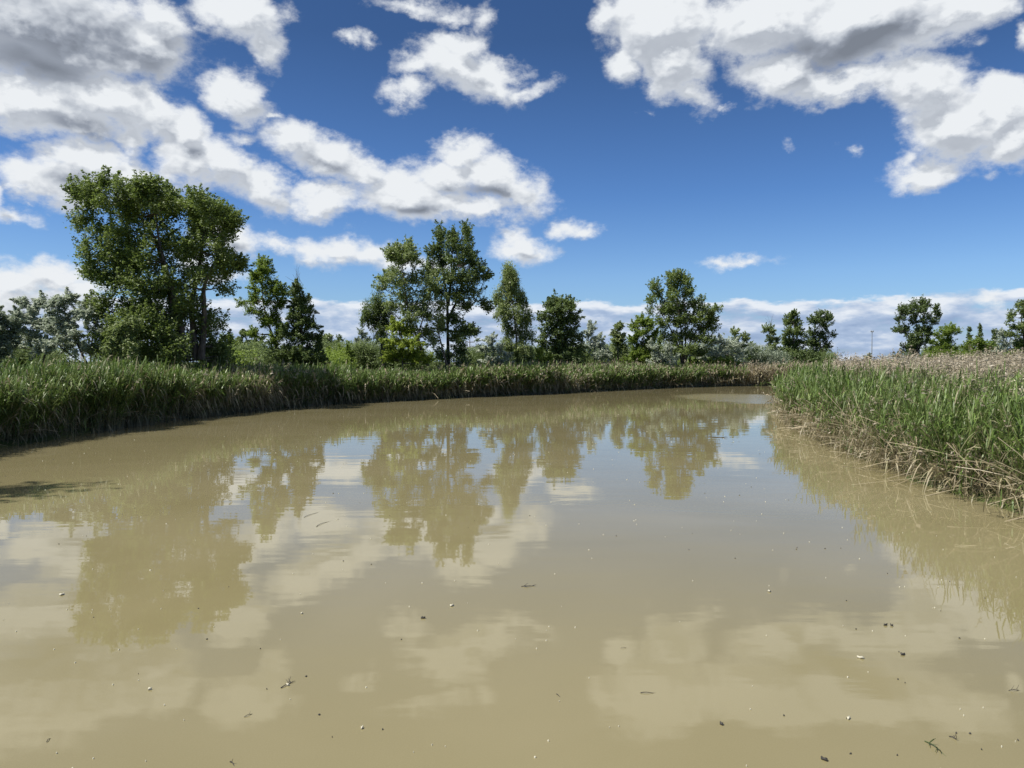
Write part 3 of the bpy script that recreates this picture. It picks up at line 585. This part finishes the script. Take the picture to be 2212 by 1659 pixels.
# unbroken low thicket between and behind the trees
def thicket(name, label, spans, leaf, seed, lsize=.13):
    rg = np.random.default_rng(seed); C = []; T = []
    for (X0, X1, top, d) in spans:
        d = d*float(np.interp(X0, [620, 780, 1700, 1900], [1, 1.2, 1.22, 1.36])); px = d/FPX; nc = int((X1 - X0)/5.5)
        for _ in range(nc):
            X = rg.uniform(X0, X1); dd = d + rg.uniform(-2, 3); hgt = at(X, top - 8 + rg.uniform(-9, 12), dd); R = rg.uniform(.35, .8)
            zz = rg.uniform(.3, 1, 60)**.7*hgt[2]; k = len(zz)
            c = np.stack([hgt[0] + rg.normal(0, R, k), dd + rg.normal(0, R, k), zz], -1)
            cc = np.repeat(c, 14, 0); cc = cc + rg.normal(0, .16, cc.shape); C.append(cc); T.append(np.clip(.45 + rg.normal(0, .15) + rg.normal(0, .2, len(cc)), 0, 1))
    C = np.concatenate(C); T = np.concatenate(T); C[:, 2] = np.maximum(C[:, 2], .3)
    V, F, T = leaves(C, lsize, rg, T, long=1.3); o = mesh_obj(name, V, F, LEAF[leaf], attrs={'tone': T}); tag(o, label, name.replace('_', ' '), kind='stuff')
thicket('undergrowth', 'mixed green undergrowth behind the reeds and below the trees', [(-20, 120, 765, 50), (230, 300, 758, 48), (440, 560, 755, 62), (560, 640, 765, 56), (690, 830, 752, 66), (830, 960, 764, 60), (1000, 1180, 762, 64), (1150, 1330, 758, 72), (1300, 1460, 754, 78), (1460, 1640, 760, 84), (1630, 1800, 772, 92), (1960, 2240, 758, 92)], 'far', 201)
thicket('undergrowth', 'brighter yellowish undergrowth showing in patches over the far reeds', [(480, 520, 768, 58), (710, 745, 772, 58), (1140, 1170, 780, 64), (1490, 1530, 782, 78), (1575, 1605, 780, 80), (2000, 2100, 768, 74)], 'fresh', 202)
thicket('undergrowth', 'silvery undergrowth between the trees of the far bank', [(760, 820, 755, 68), (1020, 1060, 765, 66), (1290, 1330, 758, 74), (1500, 1640, 755, 84), (1625, 1690, 768, 84), (0, 60, 745, 52)], 'grey', 203)

tree('leafy_tree', 'tall leafy tree just beyond the left edge, seen only by its shadow on the water', 'tree', 12.3,
 [[(-1440,1000),(-1440,300),(-1433,-700)]], [(-1440,-800,130,180),(-1560,-600,130,200),(-1330,-560,120,180)], leaf='poplar', seed=120, lsize=.14, twig=.6, cover=.4, r0=.15)

tree('vine_shrub', 'small yellow green vine shrub hanging in the reeds of the far bank, near the middle', 'bush', 48,
 [[(1036,855),(1038,830),(1040,812)]], [(1030,825,14,12),(1045,818,12,10),(1038,842,16,12),(1055,835,9,10)], leaf='yellow', seed=130, lsize=.10, twig=.3, cover=1.6)
# ------------------------------------------------------------------ reeds
def reed_mat(name, g1, g2, d1, d2):
    m, b, out = new_mat(name)
    at_ = nd('ShaderNodeAttribute'); at_.attribute_name = 'tone'; ad = nd('ShaderNodeAttribute'); ad.attribute_name = 'dry'
    c = mixc(ad.outputs['Fac'], mixc(at_.outputs['Fac'], g1, g2), mixc(at_.outputs['Fac'], d1, d2))
    L.new(c, b.inputs['Base Color']); b.inputs['Roughness'].default_value = .45; b.inputs['Specular IOR Level'].default_value = .4
    t = nd('ShaderNodeBsdfTranslucent'); L.new(c, t.inputs[0])
    mx = nd('ShaderNodeMixShader'); mx.inputs[0].default_value = .3
    L.new(b.outputs[0], mx.inputs[1]); L.new(t.outputs[0], mx.inputs[2]); L.new(mx.outputs[0], out.inputs[0])
    return m
REED = reed_mat('reed_blades', (.055, .100, .017), (.170, .262, .052), (.19, .15, .085), (.50, .43, .29))
PLUME = reed_mat('reed_plumes', (.29, .24, .165), (.54, .48, .36), (.28, .23, .16), (.56, .50, .38))
class Ribbons:
    def __init__(s): s.V, s.F, s.T, s.D, s.n = [], [], [], [], 0
    def add(s, P, W, side, tone, dry):
        """P (n,k,3), W (n,k) half widths, side (n,3), tone (n,), dry (n,) or (n,k)"""
        n, k, _ = P.shape; d = side[:, None]*W[..., None]
        V = np.stack([P - d, P + d], 2).reshape(-1, 3); i = (np.arange(n*k*2).reshape(n, k, 2) + s.n)
        F = np.stack([i[:, :-1, 0], i[:, :-1, 1], i[:, 1:, 1], i[:, 1:, 0]], -1).reshape(-1, 4)
        dry = np.broadcast_to(dry[:, None] if dry.ndim == 1 else dry, (n, k))
        s.V.append(V); s.F.append(F); s.T.append(np.repeat(tone, k*2)); s.D.append(np.repeat(dry.reshape(-1), 2)); s.n += n*k*2
    def build(s, name, mat):
        if not s.V: return None
        return mesh_obj(name, np.concatenate(s.V), np.concatenate(s.F), mat, attrs={'tone': np.clip(np.concatenate(s.T), 0, 1), 'dry': np.clip(np.concatenate(s.D), 0, 1)})
def unit(v): return v/(np.linalg.norm(v, axis=-1, keepdims=True) + 1e-9)
def reeds(B, PL, base, H, lean, rg, dead, nleaf=8, lw=.013, ll=.42, plume=0.1, green=1.0, sw=.005, pl_size=.2, low_dead=.35):
    """base (n,2), H (n,), lean (n,2) offset of the tip; dead (n,) bool: last year's dry stems"""
    n = len(base)
    if n == 0: return
    k = 5; t = np.linspace(0, 1, k)
    x = base[:, None, 0] + lean[:, None, 0]*t**1.8; y = base[:, None, 1] + lean[:, None, 1]*t**1.8
    z = H[:, None]*(t - .10*t**3*np.hypot(*lean.T)[:, None]) - .06
    P = np.stack([x, y, z], -1); az_ = rg.uniform(0, pi, n); side = np.stack([np.cos(az_), np.sin(az_), np.zeros(n)], -1)
    dist_ = np.hypot(base[:, 0], base[:, 1]); wide = np.maximum(1, dist_/22)
    tone = np.clip(rg.normal(.42, .22, n), 0, 1)
    sd_ = np.where(dead[:, None], 1.0, np.clip(1.0 - t[None]*2.6*rg.uniform(.6, 1.6, (n, 1)), .12, 1))
    B.add(P, (sw*wide)[:, None]*(1 - .6*t)[None], side, tone*.9, sd_)
    # blades
    g = np.repeat(np.arange(n), nleaf); m = len(g)
    u = rg.uniform(0, 1, m)**.7; keep = (~dead[g]) | (rg.random(m) < low_dead); g, u = g[keep], u[keep]; m = len(g)
    u = .12 + .88*u; isdead = dead[g]
    a = rg.uniform(0, 2*pi, m); out = np.stack([np.cos(a), np.sin(a)], -1)*.9 + np.array([.38, .12])*1.0    # the wind comes from the left
    out = unit(out)
    root = np.stack([base[g, 0] + lean[g, 0]*u**1.8, base[g, 1] + lean[g, 1]*u**1.8, H[g]*(u - .10*u**3*np.hypot(lean[g, 0], lean[g, 1])) - .06], -1)
    Ln = ll*rg.uniform(.55, 1.25, m)*np.where(u > .92, .8, 1); k2 = 5; s = np.linspace(0, 1, k2)
    rise = rg.uniform(.6, 2.2, m)*np.where(isdead, .2, 1); sag = rg.uniform(.2, 1.0, m) + isdead*.7
    hz_ = s[None]*np.cos(np.arctan(rise))[:, None]; vz = rise[:, None]*s[None]*.8 - sag[:, None]*s[None]**2.2
    Pl = root[:, None] + Ln[:, None, None]*np.concatenate([out[:, None]*hz_[..., None], vz[..., None]], -1)
    w_ = np.array([.45, 1, .95, .6, .05]); sidel = np.stack([-out[:, 1], out[:, 0], rg.uniform(-.5, .5, m)], -1); sidel = unit(sidel)
    low = u < rg.uniform(.12, .42, m)
    dr = np.where(isdead | low, rg.uniform(.7, 1, m), np.clip(rg.normal(.05, .1, m), 0, .4) + (rg.random(m) < .05)*rg.uniform(.4, .9, m)) * 1.0
    B.add(Pl, (lw*wide[g]*rg.uniform(.6, 1.2, m))[:, None]*w_[None], sidel, np.clip(tone[g] + rg.normal(0, .18, m) + (green - 1), 0, 1), dr)
    # plumes
    pk = np.where(rg.random(n) < np.where(dead, min(1, plume*4), plume))[0]; q = len(pk)
    if q:
        tip = P[pk, -1]; dirn = unit(P[pk, -1] - P[pk, -2]); nb = 11
        j = np.repeat(np.arange(q), nb); mm = len(j); al = rg.uniform(0, 1, mm); a = rg.uniform(0, 2*pi, mm)
        size = (pl_size*rg.uniform(.7, 1.35, q))[j]*np.minimum(1.25, np.maximum(1, wide[pk][j]*.8))
        st = tip[j] + dirn[j]*(al*size*1.0)[:, None]
        droopd = unit(np.stack([np.cos(a)*.45 + .5, np.sin(a)*.45 + .1, .35 - .2*al], -1))
        le = size*rg.uniform(.35, .7, mm)*(1.05 - al*.7)
        s = np.array([0, .5, 1.0]); Pp = st[:, None] + le[:, None, None]*(droopd[:, None]*s[None, :, None] + np.array([0, 0, -.45])*(s**2)[None, :, None])
        ww = (le*.17*np.maximum(1, wide[pk][j]*.6))[:, None]*np.array([.8, 1.0, .25])[None]; a2 = rg.uniform(0, 2*pi, mm)
        PL.add(Pp, ww, unit(np.stack([np.cos(a2), np.sin(a2), rg.normal(0, .4, mm)], -1)), np.clip(rg.normal(.5, .2, q)[j] + rg.normal(0, .12, mm), 0, 1), rg.uniform(0, 1, q)[j])
def along(line, n, rg, back):
    """points behind a shoreline: returns points, distance from the edge, parameter along, outward (to the water) normal"""
    line = np.array(line); seg = np.linalg.norm(np.diff(line, axis=0), axis=1); cum = np.concatenate([[0], np.cumsum(seg)])
    s = rg.uniform(0, cum[-1], n); i = np.clip(np.searchsorted(cum, s) - 1, 0, len(seg) - 1)
    p = line[i] + (line[i+1] - line[i])*((s - cum[i])/seg[i])[:, None]; d = unit(line[i+1] - line[i]); nrm = np.stack([d[:, 1], -d[:, 0]], -1)
    return p, s, d, nrm
def vnoise(P, sc, seed):
    r_ = np.random.default_rng(seed); T = r_.random((64, 64)); x = P[:, 0]/sc + 200; y = P[:, 1]/sc + 200
    xi, yi = np.floor(x).astype(int), np.floor(y).astype(int); fx, fy = x - xi, y - yi; fx = fx*fx*(3-2*fx); fy = fy*fy*(3-2*fy)
    g_ = lambda a, b: T[a % 64, b % 64]
    return (g_(xi, yi)*(1-fx) + g_(xi+1, yi)*fx)*(1-fy) + (g_(xi, yi+1)*(1-fx) + g_(xi+1, yi+1)*fx)*fy
rg = np.random.default_rng(77)

# --- left bank, from outside the frame to the far bend
def left_bank(i0, i1, n, seed, name, Hm, plume, deadf, depth_=5.5, edge_pow=1.9, nleaf=8, dens_gap=None, leanw=0):
    rg = np.random.default_rng(seed); B, PL = Ribbons(), Ribbons()
    p, s, d, nrm = along(LB[i0:i1], n, rg, depth_)
    inw = -nrm     # towards land; checked below
    t = p + inw*1.0; flip = river_sd(t) < 0; inw[flip] *= -1
    back = depth_*rg.random(n)**edge_pow + rg.normal(0, .12, n) + (vnoise(p, 1.3, 3) - .5)*.8
    P = p + inw*back[:, None]
    if dens_gap is not None: keep = ~((P[:, 0] > dens_gap[0]) & (P[:, 0] < dens_gap[1]) & (rg.random(n) < .75)); P, back, inw = P[keep], back[keep], inw[keep]
    n = len(P); H = Hm(P)*(.80 + .22*vnoise(P, 2.2, seed + 5) + .20*vnoise(P, 6.0, seed + 8))*rg.normal(1, .09, n)*np.where(back < .5, rg.uniform(.72, 1.0, n), 1)
    dead = rg.random(n) < deadf(P)*(.35 + 1.6*vnoise(P, 4.5, seed + 20)**1.5)
    ov = np.exp(-np.maximum(back, 0)/.8)*rg.uniform(.0, .75, n)
    lean = -inw*ov[:, None] + rg.normal(0, .13, (n, 2)) + np.array([.16, .03]) + leanw*rg.uniform(0, 1, (n, 1))*np.array([.7, 0])*(vnoise(P, 3, 9)[:, None] > .5)
    H = H + dead*rg.uniform(-.5, .35, n)
    reeds(B, PL, P, H, lean, rg, dead, nleaf=nleaf, plume=plume, lw=.015, ll=.46)
    o = B.build('reeds', REED); tag(o, name, 'reeds', kind='stuff')
    o = PL.build('reed_plumes', PLUME)
    if o: tag(o, 'pale feathery seed heads above ' + name.split(',')[0], 'reed plumes', kind='stuff')
IA = 6
left_bank(4, 10, 15000, 1, 'shaded green reeds on the near left bank, below the tallest tree', lambda P: np.full(len(P), 2.08), .02, lambda P: np.full(len(P), .16), nleaf=9)
left_bank(9, 13, 13000, 2, 'dense reeds in the middle of the far bank, below the poplars', lambda P: 1.72 + .35*(P[:, 0] < -11), .02, lambda P: .38 + .0*P[:, 0], nleaf=8)
left_bank(12, 14, 9000, 3, 'browner arching reeds on the far bank, right of the middle', lambda P: 1.95 + .4*((P[:, 0] > 5.2) & (P[:, 0] < 11)) - .7*(np.abs(P[:, 0] - 15.4) < .5), .06, lambda P: .30 + .75*((P[:, 0] > 5.2) & (P[:, 0] < 11)) - .2*(P[:, 0] > 15.5), nleaf=7, leanw=1.2)
left_bank(13, 18, 14000, 4, 'far reeds at the river bend, fading to tan', lambda P: np.full(len(P), 2.05), .10, lambda P: .45 + .35*(P[:, 0] > 19), nleaf=6, depth_=9, leanw=1)

# --- the right-hand reed bed
def right_bed():
    rg = np.random.default_rng(11); B, PL = Ribbons(), Ribbons(); line = RB[3:16]
    n = 17000; p, s, d, nrm = along(line, n, rg, 3); inw = nrm.copy(); flip = river_sd(p + inw*.6) < 0; inw[flip] *= -1
    back = 3.2*rg.random(n)**1.5 + rg.normal(0, .06, n) + (vnoise(p, .8, 4) - .5)*.55
    P1 = p + inw*back[:, None]
    m = 34000; y = 9 + 56*rg.random(m)**1.15; x = rg.uniform(7, .70*y + 4); P2 = np.stack([x, y], -1); sd2 = river_sd(P2); P2 = P2[sd2 > 1.6]
    keep = P1[:, 0] < .70*P1[:, 1] + 3.5; P1, inw, back = P1[keep], inw[keep], back[keep]
    # front rows
    n = len(P1); y = P1[:, 1]; mid = np.exp(-((y - 20.5)/4.2)**2); tipz = np.clip((y - 26)/10, 0, 1)
    deadf = .24 + .32*mid*(back < 1.6) + .28*tipz
    dead = rg.random(n) < deadf*(.6 + .8*vnoise(P1, 1.0, 6)); dead |= (rg.random(n) < .15)*(back < .5)
    H = (2.05 - .10*mid)*(.88 + .26*vnoise(P1, 1.6, 7))*rg.normal(1, .08, n); H *= np.where(back < .35, rg.uniform(.72, 1.0, n), 1)*np.where(back < 1.0, rg.uniform(.85, 1, n), 1)
    H = np.where(dead & (back < 1.3), H*rg.uniform(.3, .85, n), H)
    ov = np.exp(-np.maximum(back, 0)/.9)*rg.uniform(0, .8, n)
    lean = -inw*ov[:, None] + rg.normal(0, .13, (n, 2)) + np.array([.10, .0])
    reeds(B, PL, P1, H, lean, rg, dead, nleaf=10, plume=.07, lw=.0125, ll=.42, green=1.0)
    # the bed behind: mostly last year's plumed stems standing over the green
    n = len(P2); far = np.clip((P2[:, 1] - 16)/12, 0, 1); inland = np.clip((river_sd(P2) - 2)/4, 0, 1)
    dead = rg.random(n) < .15 + .42*np.maximum(far, inland)**1.5
    H = 2.05*(.9 + .2*vnoise(P2, 2.5, 8))*rg.normal(1, .07, n) + dead*rg.uniform(.1, .65, n)
    reeds(B, PL, P2, H, rg.normal(0, .14, (n, 2)) + np.array([.18, .04]), rg, dead, nleaf=6, plume=.22, lw=.0135, ll=.42, green=1.05, pl_size=.22)
    tag(B.build('reeds', REED), 'sunlit green reed bed on the right bank with straw at its foot', 'reeds', kind='stuff')
    tag(PL.build('reed_plumes', PLUME), 'tan feathery seed heads over the right reed bed', 'reed plumes', kind='stuff')
right_bed()

# --- broken straw at the water's edge
def straw():
    rg = np.random.default_rng(21); B = Ribbons()
    n = 1050; p, s, d, nrm = along(RB[4:12], n, rg, 1); inw = nrm.copy(); flip = river_sd(p + inw*.6) < 0; inw[flip] *= -1
    keep = p[:, 0] < .70*p[:, 1] + 1.5; p, inw, d = p[keep], inw[keep], d[keep]; n = len(p)
    P0 = p + inw*rg.uniform(.0, .9, n)[:, None]; ln = rg.uniform(.35, 1.35, n)*(1 + .4*(rg.random(n) < .1))
    a = rg.normal(0, 1.0, n); hd = -inw*np.cos(a)[:, None] + d*np.sin(a)[:, None]; el_ = np.where(rg.random(n) < .45, rg.uniform(-.35, .25, n), rg.uniform(.2, 1.3, n))
    z0 = rg.uniform(.05, .75, n); z0 = np.where(el_ < 0, np.maximum(z0, .3), z0)
    t = np.linspace(0, 1, 4); dv = np.concatenate([hd*np.cos(el_)[:, None], np.sin(el_)[:, None]], -1)
    P = np.concatenate([P0, z0[:, None]], -1)[:, None] + dv[:, None]*(ln[:, None]*t[None])[..., None]; P[..., 2] -= .25*(t**2)[None]*ln[:, None]*rg.uniform(0, .6, n)[:, None]
    P[..., 2] = np.maximum(P[..., 2], -.15)
    sd_ = unit(np.cross(dv, rg.normal(size=(n, 3))))
    B.add(P, np.full((n, 4), .0062)*np.maximum(1, np.hypot(*p.T)/22)[:, None], sd_, rg.uniform(.35, 1.0, n), np.ones(n))
    tag(B.build('broken_straw', REED), 'broken pale reed straw leaning out over the water at the right bank', 'dry straw', kind='stuff')
    # the same, sparser and darker, along the opposite bank
    B = Ribbons(); n = 2200; p, s, d, nrm = along(LB[5:17], n, rg, 1); inw = -nrm; flip = river_sd(p + inw*.6) < 0; inw[flip] *= -1
    P0 = p + inw*rg.uniform(.0, .7, n)[:, None]; ln = rg.uniform(.4, 1.5, n); a = rg.normal(0, 1.1, n); hd = -inw*np.cos(a)[:, None] + d*np.sin(a)[:, None]
    el_ = rg.uniform(.1, 1.4, n); dv = np.concatenate([hd*np.cos(el_)[:, None], np.sin(el_)[:, None]], -1)
    P = np.concatenate([P0, rg.uniform(0, .5, n)[:, None]], -1)[:, None] + dv[:, None]*(ln[:, None]*t[None])[..., None]; P[..., 2] -= .5*(t**2)[None]*ln[:, None]*rg.uniform(0, 1, n)[:, None]
    B.add(P, np.full((n, 4), .006)*np.maximum(1, np.hypot(*p.T)/24)[:, None], unit(np.cross(dv, rg.normal(size=(n, 3)))), rg.uniform(.0, .7, n), np.ones(n))
    tag(B.build('broken_straw', REED), 'bent dry reed straw along the foot of the far left bank', 'dry straw', kind='stuff')
straw()

# --- scattered stems standing in the shallows just off both banks
def shallows():
    for line, n, side, lab, sd_ in ((LB[6:18], 900, -1, 'scattered reed stems standing in the water off the far left bank', 41), (RB[4:14], 420, 1, 'scattered reed stems standing in the water off the right reed bed', 42)):
        rg = np.random.default_rng(sd_); B, PL = Ribbons(), Ribbons(); p, s, d, nrm = along(line, n, rg, 1); inw = nrm*side; flip = river_sd(p + inw*.6) < 0; inw[flip] *= -1
        q = vnoise(p, 1.4, 33) > .52; p, inw = p[q], inw[q]; n = len(p); P = p - inw*(.45*rg.random(n)**1.6)[:, None]; keep = P[:, 0] < .70*P[:, 1] + 1.5; P, inw = P[keep], inw[keep]; n = len(P)
        dead = rg.random(n) < .55; H = rg.uniform(.25, 1.25, n)
        reeds(B, PL, P, H, -inw*rg.uniform(0, .45, n)[:, None] + rg.normal(0, .15, (n, 2)), rg, dead, nleaf=5, plume=0, lw=.011, ll=.34)
        tag(B.build('emergent_reeds', REED), lab, 'reeds', kind='stuff')
shallows()
# ------------------------------------------------------------------ things floating on the water
def plain(name, c, rough=.7):
    m, b, _ = new_mat(name); g = nd('ShaderNodeNewGeometry').outputs['Position']
    n = noise(g, 60, 3, .6).outputs[0]; L.new(mixc(n, tuple(x*.75 for x in c), tuple(min(1, x*1.2) for x in c)), b.inputs['Base Color']); b.inputs['Roughness'].default_value = rough
    return m
TWIG = plain('wet_twig', (.045, .038, .03)); PALE = plain('pale_leaf', (.50, .47, .36)); DARKL = plain('dark_leaf', (.035, .032, .026)); WEED = plain('pond_weed', (.06, .085, .025)); STRAWM = plain('floating_straw', (.22, .19, .12))
def fl_leaf(X, Y, size, mat, name, label, cat, seed):
    rg = np.random.default_rng(seed); p = on_water(X, Y); k = 12; t = np.linspace(0, 2*pi, k, endpoint=False)
    size *= .6; r = size*(.5 + .08*rg.normal(size=k)); x = np.cos(t)*r; y = np.sin(t)*r*.55; a = rg.uniform(0, pi)
    top = np.stack([x*np.cos(a) - y*np.sin(a), x*np.sin(a) + y*np.cos(a), .008 + .012*np.abs(np.cos(t*1.5)) + rg.normal(0, .002, k)], -1)
    bot = top*np.array([.96, .96, 1]) - np.array([0, 0, .012]); cen = np.array([[0, 0, .014], [0, 0, -.006]])
    V = np.concatenate([top, bot, cen]); i = np.arange(k); j = (i + 1) % k
    F = np.concatenate([np.stack([i, j, np.full(k, 2*k)], -1), np.stack([j + k, i + k, np.full(k, 2*k + 1)], -1), np.stack([i, i + k, j], -1), np.stack([j, i + k, j + k], -1)])
    o = mesh_obj(name, V, F, mat, smooth_=True); o.location = (p[0], p[1], 0); tag(o, label, cat); return o
def fl_twig(X0, Y0, X1, Y1, r, mat, name, label, cat, seed, forks=1):
    rg = np.random.default_rng(seed); a, b = on_water(X0, Y0), on_water(X1, Y1); c = (a + b)/2; d = b - a; r *= .7; Ln = np.linalg.norm(d); nrm = np.array([-d[1], d[0]])/Ln
    pts = [np.array([*(a - c + d*t + nrm*Ln*.05*math.sin(t*4 + seed)), .004 + .006*math.sin(t*5)]) for t in np.linspace(0, 1, 7)]
    paths = [(np.array(pts), np.linspace(r, r*.5, 7))]
    for _ in range(forks):
        i = rg.integers(1, 5); s = pts[i]; e = s + np.array([*(d*rg.uniform(.12, .3) + nrm*Ln*rg.uniform(-.3, .3)), rg.uniform(.0, .05)]); paths.append((curve([s, (s + e)/2 + rg.normal(0, .004, 3), e], 4), np.linspace(r*.7, r*.3, 4)))
    V, F = tubes(paths); o = mesh_obj(name, V, F, mat, smooth_=True); o.location = (c[0], c[1], 0); tag(o, label, cat); return o
fl_leaf(976, 1309, .085, PALE, 'floating_leaf', 'white curled leaf floating in the middle below the reflected cloud tower', 'leaf', 1)
fl_leaf(134, 1285, .10, PALE, 'floating_leaf', 'pale flat leaf floating over the reflection left of the tallest tree', 'leaf', 2)
fl_leaf(1661, 1278, .085, PALE, 'floating_leaf', 'thin pale leaf floating alone in open water right of centre', 'leaf', 3)
fl_leaf(782, 1574, .045, PALE, 'floating_leaf', 'small whitish leaf floating near the bottom, left of centre', 'leaf', 4)
fl_leaf(652, 1326, .045, PALE, 'floating_leaf', 'tiny white leaf floating below the left reflected cloud', 'leaf', 5)
fl_leaf(1859, 1422, .085, PALE, 'floating_leaf', 'pale leaf floating just left of a dark curled one at lower right', 'leaf', 6)
fl_leaf(1833, 1553, .06, PALE, 'floating_leaf', 'pale leaf with dark edge floating near the bottom right', 'leaf', 7)
fl_leaf(324, 1490, .05, PALE, 'floating_leaf', 'small pale leaf floating in the lower left water', 'leaf', 8)
fl_leaf(914, 1336, .075, DARKL, 'floating_leaf', 'dark curled leaf floating left of the white curled leaf in the middle', 'leaf', 9)
fl_leaf(1558, 1565, .06, DARKL, 'floating_leaf', 'dark oval leaf floating at the bottom right of centre', 'leaf', 10)
fl_leaf(1781, 1642, .075, DARKL, 'floating_leaf', 'dark long leaf floating at the very bottom edge', 'leaf', 11)
fl_leaf(1950, 1415, .075, DARKL, 'floating_leaf', 'dark curled leaf floating under the reed reflection at lower right', 'leaf', 12)
fl_leaf(1913, 1351, .06, DARKL, 'floating_leaf', 'left one of two small dark leaves floating side by side at right', 'leaf', 13)
fl_leaf(1926, 1352, .05, DARKL, 'floating_leaf', 'right one of two small dark leaves floating side by side at right', 'leaf', 14)
fl_twig(608, 1487, 634, 1470, .006, TWIG, 'floating_twig', 'dark forked twig floating with bits of leaf in the lower left middle', 'twig', 15, 4)
fl_leaf(622, 1481, .04, PALE, 'floating_leaf', 'tiny pale leaf caught beside the dark forked twig', 'leaf', 16)
fl_twig(527, 1549, 550, 1541, .005, STRAWM, 'floating_twig', 'short brown twig floating near the bottom left', 'twig', 17)
fl_twig(100, 1604, 112, 1593, .004, TWIG, 'floating_twig', 'short dark stick floating near the lower left corner', 'twig', 18, 0)
fl_twig(684, 1138, 716, 1124, .006, TWIG, 'floating_twig', 'long thin dark stick floating across the reflected clouds', 'twig', 19, 0)
fl_twig(660, 1118, 690, 1104, .005, TWIG, 'floating_twig', 'upper thin stick floating behind the long dark one on the reflected clouds', 'twig', 20, 0)
fl_twig(1384, 1498, 1420, 1496, .005, TWIG, 'floating_twig', 'straight horizontal stick floating in the cloud reflection right of centre', 'twig', 21, 0)
fl_twig(1202, 1500, 1212, 1507, .004, TWIG, 'floating_twig', 'short slanting dark stick floating below the centre', 'twig', 22, 0)
fl_twig(1341, 1400, 1357, 1400, .004, STRAWM, 'floating_twig', 'faint thin straw floating at the edge of the right cloud reflection', 'twig', 23, 0)
fl_twig(498, 1646, 506, 1656, .005, TWIG, 'floating_twig', 'dark twig end poking up at the bottom edge, left of centre', 'twig', 24, 1)
o = fl_twig(1998, 1602, 2046, 1634, .006, WEED, 'pond_weed_sprig', 'green weed sprig floating near the lower right corner', 'weed', 25, 9)
fl_twig(2050, 1592, 2072, 1600, .005, TWIG, 'pond_weed_sprig', 'small brown weed scrap floating right of the green sprig', 'weed', 26, 4)
fl_twig(2180, 1493, 2206, 1491, .004, TWIG, 'pond_weed_sprig', 'thin weed strand floating by the right edge', 'weed', 27, 4)
fl_twig(1530, 944, 1572, 946, .02, TWIG, 'driftwood', 'dark low driftwood scrap lying in the pale blue water off the bend', 'driftwood', 28, 3)
fl_twig(1126, 1267, 1160, 1266, .006, TWIG, 'pond_weed_sprig', 'dark weed streak floating right below the middle of the picture', 'weed', 29, 5)
def specks():
    rg = np.random.default_rng(31)
    for nm, lab, n, mat, s0, s1, sd in (('floating_specks', 'countless pale seed fluff specks scattered over the water', 380, PALE, .003, .0085, 1), ('floating_debris', 'scattered dark crumbs of debris on the near water', 300, DARKL, .003, .010, 2)):
        d = 4.4 + 34*rg.random(n)**1.7; x = rg.uniform(-.72, .72, n)*d; P = np.stack([x, d], -1)
        keep = river_sd(P) < -.2; P = P[keep]
        if sd == 2: cl = vnoise(P, 1.6, 12) > .45; P = P[cl]
        n = len(P); s = rg.uniform(s0, s1, n)*(1 + np.maximum(0, P[:, 1] - 8)*.05)*np.where(rg.random(n) < .06, 1.6, 1); a = rg.uniform(0, pi, n); el_ = rg.uniform(.4, 1, n)
        u = np.stack([np.cos(a), np.sin(a)], -1)*s[:, None]; v = np.stack([-np.sin(a), np.cos(a)], -1)*(s*el_)[:, None]
        top = np.full((n, 1), .008); bt = np.full((n, 1), -.01); c = [np.concatenate([P + q, z], -1) for z, m_ in ((top, 1), (bt, 1)) for q in (u, v, -u, -v)]
        apex = np.concatenate([P, np.full((n, 1), .013)], -1); V = np.stack(c[:4] + c[4:] + [apex], 1).reshape(-1, 3); b = np.arange(n)[:, None, None]*9
        f = np.array([[0, 1, 8], [1, 2, 8], [2, 3, 8], [3, 0, 8], [0, 4, 5], [0, 5, 1], [1, 5, 6], [1, 6, 2], [2, 6, 7], [2, 7, 3], [3, 7, 4], [3, 4, 0]])
        tag(mesh_obj(nm, V, (f[None] + b).reshape(-1, 3), mat), lab, 'floating debris', kind='stuff')
specks()

# ------------------------------------------------------------------ poles far off
STEEL = plain('galvanised_steel', (.26, .27, .28), .5); WOODP = plain('weathered_pole', (.16, .13, .11), .8); CER = plain('insulator', (.3, .3, .3), .4)
def pole(X, Ytop, dist, r, mat, name, label, head):
    p = at(X, 783, dist); top = at(X, Ytop, dist)[2]; root = empty(name, (p[0], p[1], .2)); tag(root, label, 'pole')
    V, F = tubes([(np.array([[0, 0, z] for z in np.linspace(-.3, top - .2, 6)]), np.linspace(r, r*.55, 6))]); mesh_obj('shaft', V, F, mat, root, smooth_=True)
    if head == 'mast':
        V, F = tubes([(np.array([[-.3, 0, top - .3], [0, 0, top - .2], [.3, 0, top - .3]]), np.array([.11, .12, .11]))]); mesh_obj('crossarm', V, F, mat, root)
        for sx in (-.3, .3):
            V, F = tubes([(np.array([[sx, 0, top - .42], [sx, 0, top - .2], [sx, 0, top + .1]]), np.array([.16, .24, .12]))]); mesh_obj('lamp_head', V, F, CER, root)
    else:
        for dz in (.7, 1.7):
            V, F = tubes([(np.array([[-1.0, 0, top - dz], [0, 0, top - dz], [1.0, 0, top - dz]]), np.array([.07, .08, .07]))]); cr_ = mesh_obj('crossarm', V, F, mat, root)
            for sx in (-.9, -.45, .45, .9):
                V, F = tubes([(np.array([[sx, 0, top - dz], [sx, 0, top - dz + .2], [sx, 0, top - dz + .3]]), np.array([.04, .07, .03]))]); mesh_obj('insulator', V, F, CER, cr_)
pole(1883, 716, 240, .17, STEEL, 'light_mast', 'slender pale mast standing alone against the cloud bank beyond the right reeds', 'mast')
pole(1015, 734, 160, .18, WOODP, 'utility_pole', 'dark utility pole far off between the tall poplar and the weeping birch', 'util')
